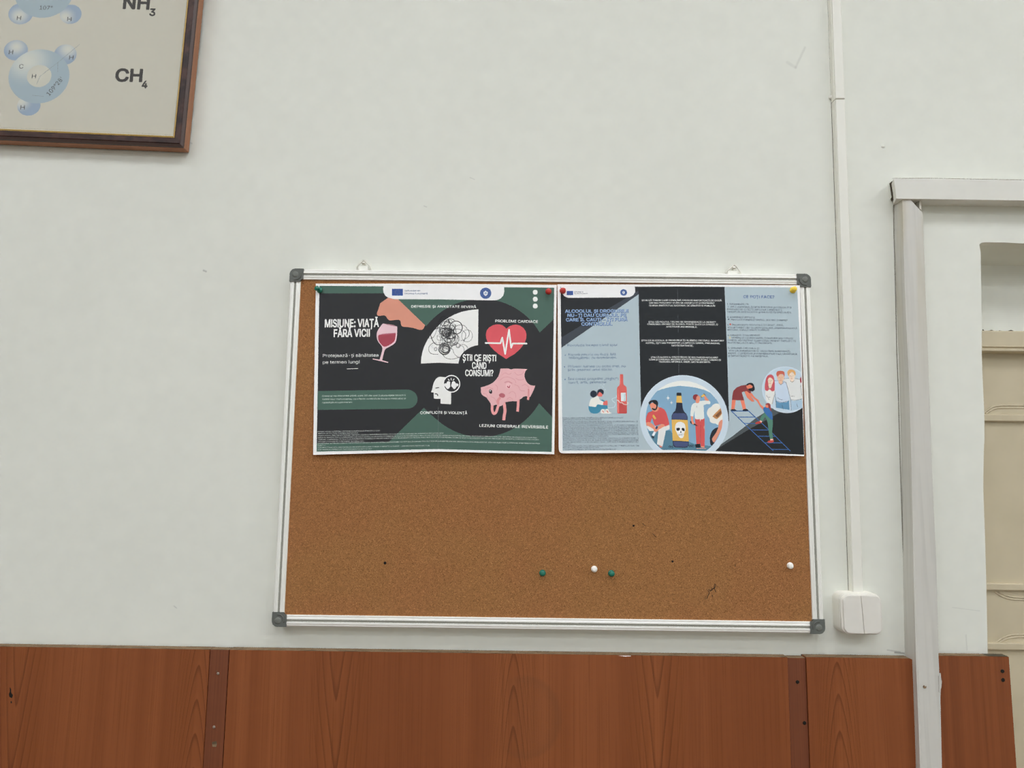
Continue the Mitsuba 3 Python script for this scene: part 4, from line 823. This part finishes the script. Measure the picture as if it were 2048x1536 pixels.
# standing man
P2.shape(RP, K.poly([(1080, 885), (1248, 880), (1255, 1100), (1252, 1390), (1180, 1390), (1165, 1150), (1172, 1390), (1105, 1350), (1088, 1050)]), (198, 82, 82))
P2.shape(RP, K.line([(1180, 1000), (1170, 1330)], 5), (160, 60, 66))
P2.shape(RP, K.poly([(1105, 1340), (1170, 1338), (1175, 1400), (1110, 1402)]), (32, 34, 40)); P2.shape(RP, K.poly([(1185, 1375), (1245, 1380), (1250, 1405), (1190, 1402)]), TAN); P2.shape(RP, K.poly([(1105, 1412), (1280, 1416), (1276, 1426), (1105, 1424)]), (206, 150, 140))
P2.shape(RP, K.poly([(1250, 540), (1245, 500), (1215, 470), (1190, 480), (1240, 445), (1285, 500), (1335, 570), (1270, 570)]), TAN)
P2.shape(RP, K.poly([(1100, 600), (1170, 570), (1330, 565), (1352, 600), (1340, 630), (1235, 645), (1245, 880), (1165, 895), (1078, 888), (1072, 740), (1050, 845), (998, 840), (1010, 690), (1040, 620)], 2), (212, 216, 212))
P2.shape(RP, K.poly([(1005, 842), (1045, 848), (1045, 920), (1075, 975), (1045, 990), (1010, 950)]), TAN)
P2.shape(RP, K.poly([(1085, 490), (1130, 465), (1170, 500), (1165, 545), (1150, 600), (1100, 605), (1088, 560)], 2), TAN)
P2.shape(RP, K.poly([(1040, 500), (1060, 462), (1100, 450), (1135, 468), (1105, 500), (1090, 560), (1055, 540)], 3), (132, 52, 58))
P2.shape(RP, K.poly([(1180, 490), (1235, 440), (1262, 470), (1200, 512)]), YEL); P2.shape(RP, K.line([(1238, 442), (1268, 468)], 10), (60, 44, 40)); P2.shape(RP, K.line([(1186, 492), (1204, 512)], 8), (60, 44, 40))
P2.shape(RP, K.poly([(990, 930), (1010, 935), (1020, 965), (1070, 975), (1140, 1022), (1060, 1000), (1000, 970)]), (34, 32, 36)); P2.shape(RP, K.poly([(1015, 935), (1045, 940), (1065, 985), (1030, 985)], 2), TAN)
P2.shape(RP, K.poly([(1165, 895), (1185, 890), (1175, 935), (1168, 930)]), (226, 226, 224)); P2.shape(RP, K.poly([(1235, 1020), (1252, 1015), (1248, 1070), (1230, 1060)]), (206, 150, 130)); P2.shape(RP, K.line([(1102, 662), (1115, 672), (1112, 684)], 5), (50, 60, 66))
# arm with a cloud and a bar at the right
P2.shape(RP, K.poly([(1500, 622), (1440, 620), (1400, 640), (1365, 680), (1320, 705), (1292, 770), (1300, 830), (1335, 875), (1345, 935), (1390, 970), (1445, 975), (1500, 1000), (1575, 950), (1575, 700)], 3), (218, 216, 208), innr)
P2.shape(RP, K.poly([(1525, 710), (1400, 835), (1410, 860), (1470, 895), (1560, 800), (1560, 700)], 2), (178, 128, 82), innr); P2.shape(RP, K.poly([(1535, 740), (1440, 835), (1480, 870), (1560, 780)]), (122, 82, 54), innr)
P2.shape(RP, K.poly([(1480, 1045), (1410, 1080), (1365, 1150), (1345, 1250), (1365, 1365), (1430, 1310), (1500, 1100)], 3), (36, 40, 48), innr)
P2.shape(RP, K.poly([(1505, 960), (1545, 915), (1600, 900), (1600, 1000), (1540, 1100), (1450, 1280), (1410, 1312), (1380, 1250), (1440, 1160), (1490, 1060)], 2), (206, 138, 116), innr)
# friends in a round picture
FR = 'friends_print'
cir = L.ell((1062, 450), 394, 388).intersection(area)
P2.shape(FR, cir, RING, area)
P2.shape(FR, L.ell((1062, 450), 375, 368), (180, 196, 208), cir)
OUT = (60, 62, 74)
P2.shape(FR, L.poly([(895, 620), (1110, 625), (1120, 775), (900, 740)]), (92, 138, 170), cir); P2.shape(FR, L.poly([(1140, 610), (1330, 590), (1330, 740), (1250, 770), (1140, 780)]), (160, 184, 202), cir)
P2.shape(FR, L.poly([(1030, 275), (1110, 268), (1210, 268), (1290, 290), (1330, 420), (1330, 590), (1240, 618), (1140, 615), (1090, 420), (1060, 330), (1025, 310)], 2), (208, 210, 208), cir)
P2.shape(FR, L.poly([(875, 305), (940, 308), (1000, 312), (1060, 330), (1085, 420), (1105, 625), (1020, 655), (915, 640), (880, 480)], 2), (186, 200, 216), cir)
P2.shape(FR, L.poly([(725, 470), (760, 440), (830, 440), (875, 470), (880, 520), (850, 650), (830, 690), (745, 640), (725, 560)], 2), (214, 214, 210), cir)
P2.shape(FR, L.poly([(745, 250), (770, 220), (810, 205), (850, 225), (870, 280), (878, 400), (872, 465), (830, 475), (790, 440), (765, 470), (720, 455), (715, 390), (728, 310)], 2), (188, 84, 92))
FACE = (222, 202, 182)
P2.shape(FR, L.poly([(765, 290), (800, 250), (850, 290), (855, 320), (840, 355), (828, 375), (825, 415), (800, 435), (775, 415), (775, 360)], 2), FACE)
P2.shape(FR, L.poly([(922, 225), (970, 190), (1030, 235), (1028, 280), (1005, 318), (1010, 345), (975, 370), (940, 340), (938, 310), (918, 270)], 2), (216, 178, 152)); P2.shape(FR, L.poly([(908, 225), (905, 180), (930, 152), (980, 145), (1025, 158), (1040, 195), (1032, 245), (1015, 205), (960, 200), (930, 240)], 2), (186, 96, 80))
P2.shape(FR, L.poly([(1100, 210), (1150, 165), (1210, 215), (1205, 250), (1190, 285), (1195, 310), (1160, 330), (1130, 310), (1130, 285), (1108, 250)], 2), FACE); P2.shape(FR, L.poly([(1088, 200), (1085, 160), (1110, 130), (1160, 125), (1205, 145), (1220, 185), (1212, 225), (1190, 190), (1160, 165), (1120, 195), (1105, 235)], 2), (206, 158, 104))
for q in ([(875, 305), (940, 308)], [(1000, 315), (1060, 330), (1090, 430), (1140, 615), (1145, 780)], [(1030, 270), (1110, 268)], [(1205, 268), (1285, 285)], [(880, 480), (895, 620), (900, 740)], [(880, 510), (850, 620), (835, 680)], [(915, 635), (1010, 655), (1105, 630)], [(1140, 612), (1240, 618), (1325, 595)], [(915, 575), (960, 605), (1012, 618)], [(1145, 555), (1200, 560)], [(1000, 700), (1015, 770)], [(1235, 680), (1255, 730)], [(742, 545), (770, 575), (800, 572)], [(770, 590), (785, 610)], [(1300, 370), (1322, 540)],
          [(765, 395), (800, 435), (828, 405)], [(945, 335), (975, 372), (1020, 335)], [(1130, 305), (1162, 330), (1200, 300)]):
    P2.shape(FR, L.line(q, 5), OUT, cir)
for x, y in ((800, 300), (970, 250), (1150, 225)):
    P2.shape(FR, L.line([(x+5, y), (x, y+26), (x+8, y+28)], 3.5), (150, 100, 90)); P2.shape(FR, L.line([(x-14, y+44), (x+2, y+50), (x+18, y+44)], 6, 4), (140, 60, 60))
    for s in (-1, 1): P2.shape(FR, L.line([(x+3+s*22-8, y+4), (x+3+s*22+8, y+3)], 4), (70, 60, 62))
P2.shape(FR, L.poly([(1295, 255), (1312, 250), (1318, 330), (1300, 345), (1290, 300)]), (140, 50, 60), cir)
# ladder with two people
LA = 'ladder_print'; LB = (58, 96, 152)
for q in ([(178, 795), (430, 1040), (850, 1425)], [(450, 790), (770, 1082), (1130, 1430)], [(178, 792), (450, 792)], [(290, 890), (555, 890)], [(390, 990), (600, 995)], [(510, 1094), (775, 1098)], [(612, 1195), (880, 1198)], [(725, 1300), (1000, 1302)], [(825, 1405), (1095, 1408)]):
    P2.shape(LA, L.line(q, 13), LB)
ORG = (214, 122, 98)
P2.shape(LA, L.poly([(185, 615), (245, 615), (225, 770), (172, 770)]), ORG); P2.shape(LA, L.poly([(318, 615), (380, 615), (415, 770), (365, 780)]), ORG)
P2.shape(LA, L.poly([(165, 785), (175, 768), (220, 762), (262, 788)], 2), (32, 34, 42)); P2.shape(LA, L.poly([(360, 790), (370, 768), (415, 758), (455, 788)], 2), (32, 34, 42))
P2.shape(LA, L.poly([(385, 480), (440, 470), (520, 600), (550, 640), (510, 645), (430, 580)]), ORG); P2.shape(LA, L.poly([(460, 510), (500, 500), (560, 580), (620, 620), (600, 640), (540, 600)]), ORG)
P2.shape(LA, L.poly([(185, 612), (195, 520), (210, 465), (260, 415), (330, 385), (415, 372), (440, 400), (495, 490), (475, 510), (420, 470), (340, 490), (362, 560), (382, 620), (280, 620)]), (128, 56, 58))
P2.shape(LA, L.poly([(415, 400), (430, 370), (475, 365), (520, 400), (500, 430), (450, 445)], 3), ORG)
P2.shape(LA, L.poly([(412, 380), (440, 350), (490, 340), (530, 360), (550, 420), (545, 460), (510, 478), (455, 460), (450, 435), (500, 425), (520, 395), (470, 365), (440, 380)], 3), (34, 34, 40))
P2.shape(LA, L.poly([(580, 620), (605, 605), (650, 690), (705, 735), (690, 770), (640, 720)]), ORG)
P2.shape(LA, L.poly([(635, 945), (655, 880), (710, 820), (760, 830), (835, 900), (848, 1000), (835, 1120), (850, 1240), (800, 1240), (775, 1100), (760, 980), (720, 890), (675, 965)], 2), (78, 122, 106))
P2.shape(LA, L.poly([(700, 735), (745, 725), (800, 755), (835, 830), (842, 935), (790, 905), (720, 830), (690, 770)], 2), (58, 104, 160))
P2.shape(LA, L.poly([(730, 700), (760, 680), (780, 720), (760, 745), (725, 725)], 3), ORG); P2.shape(LA, L.poly([(722, 690), (760, 665), (800, 680), (812, 730), (822, 800), (795, 770), (775, 730), (765, 695)], 3), (142, 62, 66))
P2.shape(LA, L.poly([(560, 985), (620, 955), (672, 965), (650, 990), (580, 1000)], 3), (180, 70, 62)); P2.shape(LA, L.poly([(755, 1290), (790, 1262), (855, 1258), (858, 1290), (800, 1302)], 3), (180, 70, 62))
P2.shape(LA, L.poly([(638, 940), (672, 955), (660, 975), (630, 958)]), (222, 180, 170)); P2.shape(LA, L.poly([(800, 1240), (852, 1238), (852, 1262), (805, 1265)]), (222, 170, 160))
P2.emit(t2, 'print')

# ------------------------------------------------------------------ framed chemistry chart
fc = thing('framed_chart', 'chemistry chart of pale blue molecules in a dark wooden frame with gold lip', 'framed picture')
FW, FH, LEAN, TURN = 0.78, 1.05, math.radians(1.0), math.radians(-2.02)
FO = W(348.1, 273.9, .020)                                      # lower right corner of the print
ex = np.array([math.cos(TURN), 0, math.sin(TURN)])
ez = np.array([-math.sin(TURN)*1.0, -math.tan(LEAN), math.cos(TURN)]); ez /= np.linalg.norm(ez)
ez[1] = -math.sin(LEAN); en = np.cross(ex, ez); en /= np.linalg.norm(en); en = en if en[1] < 0 else -en
def chart3(a, b, h): return FO+np.multiply.outer(np.asarray(a, float), ex)+np.multiply.outer(np.asarray(b, float), ez)+np.multiply.outer(np.asarray(h, float), en)
def moulding(name, poly, bsdf, parent, smooth=False):
    """The profile (w outward from the print, h towards the room) mitred round the four sides; the right and lower sides first."""
    q = np.array(poly.exterior.coords)[:-1]; k = []
    cs = [(-FW, 0), (0, 0), (0, FH), (-FW, FH)]; so = [(-1, -1), (1, -1), (1, 1), (-1, 1)]
    for i in range(4):
        j = (i+1) % 4; n = len(q)
        v = np.vstack([chart3(cs[e][0]+so[e][0]*q[:, 0], cs[e][1]+so[e][1]*q[:, 0], q[:, 1]) for e in (i, j)])
        f = []
        for a in range(n):
            b = (a+1) % n; f += [[a, b, n+b], [a, n+b, n+a]]
        tv, tf = tri2d(Polygon(q)); idx = [int(np.argmin(np.linalg.norm(q-t, axis=1))) for t in tv]
        cap = np.array(idx)[tf]
        m = trimesh.Trimesh(v, np.vstack([f, cap, cap[:, ::-1]+n]), process=False)
        if m.volume < 0: m.invert()
        k.append(add(name, m, bsdf, parent, smooth))
    return k
rails = moulding('frame_rail', Polygon([(.0035, -.016), (.0035, .0045), (.006, .0062), (.0135, .0062), (.0150, .0052), (.0190, .0030), (.0200, .0010), (.0200, -.016)]), 'walnut', fc)
moulding('gold_lip', Polygon([(-.0010, -.004), (-.0010, .0010), (.0010, .0032), (.0018, .0027), (.0032, .0048), (.0036, .0050), (.0036, -.004)]), 'gold', fc)
moulding('bevel', Polygon([(.0150, .0053), (.0192, .0031), (.0202, .0008), (.0202, .0016), (.0194, .0036), (.0152, .0058)]), 'walnut_bevel', fc)
moulding('outer_side', Polygon([(.0200, -.0165), (.0200, .0009), (.0206, .0006), (.0206, -.0165)]), 'frame_side', fc)
bp = np.array([chart3(a, b, h) for a in (-FW-.002, .002) for b in (-.002, FH+.002) for h in (-.006, -.0012)])
add('backing_sheet', trimesh.convex.convex_hull(bp), 'paper', fc)
class Chart(Print):
    halves = [sbox(-2000, -2000, 2000, 3000)]
    def mm(self, pts):
        pts = np.asarray(pts, float).reshape(-1, 2); out = []
        for x, y in pts:
            v = ROT @ np.array([(x-1024)/FOCAL, 1.0, -(y-768)/FOCAL]); p = EYE+v*(np.dot(FO-EYE, en)/np.dot(v, en))
            out.append([np.dot(p-FO, ex)*1000, np.dot(p-FO, ez)*1000])
        return np.array(out)
    def to3d(self, v, off): return chart3(v[:, 0]/1000, v[:, 1]/1000, np.full(len(v), off-.0010))
CH = Chart(); Q = Crop(CH, 0, 0, 4.6545)
CP = (176, 173, 160)
CH.shape('chart_paper', sbox(-FW*1000, 0, 0, FH*1000), CP)
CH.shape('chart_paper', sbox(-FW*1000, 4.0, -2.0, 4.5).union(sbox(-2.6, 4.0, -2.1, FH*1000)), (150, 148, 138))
def disc(c, rx, ry, hi, chi, clo, span, rot=0): k = Q.k((400, 600)); CH.fan('molecule_print', Q([c])[0], rx*k, ry*k, hi, chi, clo, math.radians(rot), span)
LO, HI_, MIDB = (132, 148, 164), (198, 200, 192), (158, 172, 178)
# methane
disc((145, 465), 112, 100, (0.0, .35), (182, 183, 174), LO, 1.15); disc((605, 505), 105, 100, (.2, .55), (182, 183, 174), LO, 1.3); disc((265, 980), 108, 98, (-.75, .35), (182, 183, 174), LO, 1.2)
disc((360, 708), 283, 264, (-.45, .55), (184, 186, 177), (142, 157, 164), 1.0); disc((362, 706), 114, 108, (-.1, .1), (182, 180, 168), (176, 175, 163), 1.0)
INK = (70, 70, 70)
for s, x, y in (('H', 78, 502), ('H', 640, 552), ('C', 174, 634), ('H', 292, 727), ('H', 186, 1016)):
    Q.text('chart_lettering', s, x, x+39, y, y+1, 41, INK)
Q.text('chart_lettering', "109°28'", 458, 590, 892, 735, 42, INK)
for q in ([(340, 780), (368, 710), (560, 560)], [(535, 580), (535, 665)], [(560, 560), (740, 410)], [(300, 885), (405, 895)]): CH.shape(f'bond_line#{q[0]}', Q.line(q, 3.0), (122, 130, 132))
# ammonia, cut by the photograph's edge
disc((190, 125), 116, 105, (-.1, -.2), (182, 183, 174), LO, 1.1); disc((655, 130), 102, 96, (-.5, -.3), (182, 183, 174), LO, 1.2)
disc((408, -90), 280, 272, (-.2, .45), (164, 172, 170), (142, 157, 163), 1.1)
disc((150, -270), 108, 100, (0.0, .35), (182, 183, 174), LO, 1.15)
Q.text('chart_lettering', '107°', 364, 486, 86, 88, 38, INK); Q.text('chart_lettering', 'H', 152, 191, 184, 185, 41, INK); Q.text('chart_lettering', 'H', 622, 661, 194, 195, 41, INK); Q.text('chart_lettering', 'N', 390, 430, -120, -119, 41, INK)
BK = (52, 50, 46)
Q.text('chart_lettering', 'CH', 1070, 1318, 752, 757, 118, BK, bold=True, grow=.55); Q.text('chart_lettering', '4', 1316, 1366, 815, 817, 68, BK, bold=True, grow=.35)
Q.text('chart_lettering', 'NH', 1142, 1384, 75, 83, 118, BK, bold=True, grow=.55); Q.text('chart_lettering', '3', 1388, 1440, 142, 144, 68, BK, bold=True, grow=.35)
CH.emit(fc, 'chart_print')

# ------------------------------------------------------------------ push pins
def pin(px, py, d, m, label, tilt=(0, 0), group=None):
    t = thing('push_pin', label, 'push pin', group)
    o = W(px, py, d); ax = np.array([tilt[0], -1.0, tilt[1]]); ax /= np.linalg.norm(ax)
    body = [(0, .0118), (.0022, .0117), (.0036, .0112), (.0043, .0102), (.0044, .0092), (.0038, .0080), (.0029, .0068), (.0025, .0050), (.0027, .0032), (.0040, .0022), (.0050, .0018), (.0053, .0011), (.0050, .0003), (.0040, 0), (0, 0)]
    add('head', lathe(body, o, ax), m, t, smooth=50)
    add('needle', lathe([(0, 0.001), (.0005, 0.001), (.0005, -.006), (0, -.009)], o, ax, 8), 'steel', t)
pin(640, 580.5, CD+.0022, 'pin_green', 'green push pin in the upper left corner of the green and black poster', (-.35, .12))
pin(1097, 583, FD+.0020, 'pin_red', 'red push pin in the upper right corner of the green and black poster', (-.06, -.12))
pin(1125.5, 581.5, FD+.0022, 'pin_red', 'red push pin in the upper left corner of the light blue poster', (.02, -.16))
pin(1585.5, 580.5, FD+.0030, 'pin_yellow', 'yellow push pin in the upper right corner of the light blue poster', (-.1, -.02))
pin(1085, 1146, CD, 'pin_green', 'green push pin stuck in bare cork, left of the white one', (-.02, .1))
pin(1188.5, 1138, CD, 'pin_white', 'white push pin stuck in bare cork beside a green one', (-.1, .12))
pin(1222.5, 1146.5, CD, 'pin_green', 'green push pin stuck in bare cork, right of the white one', (.0, .05))
pin(1580, 1131, CD, 'pin_white', 'white push pin alone near the right edge of the cork', (-.24, .0))
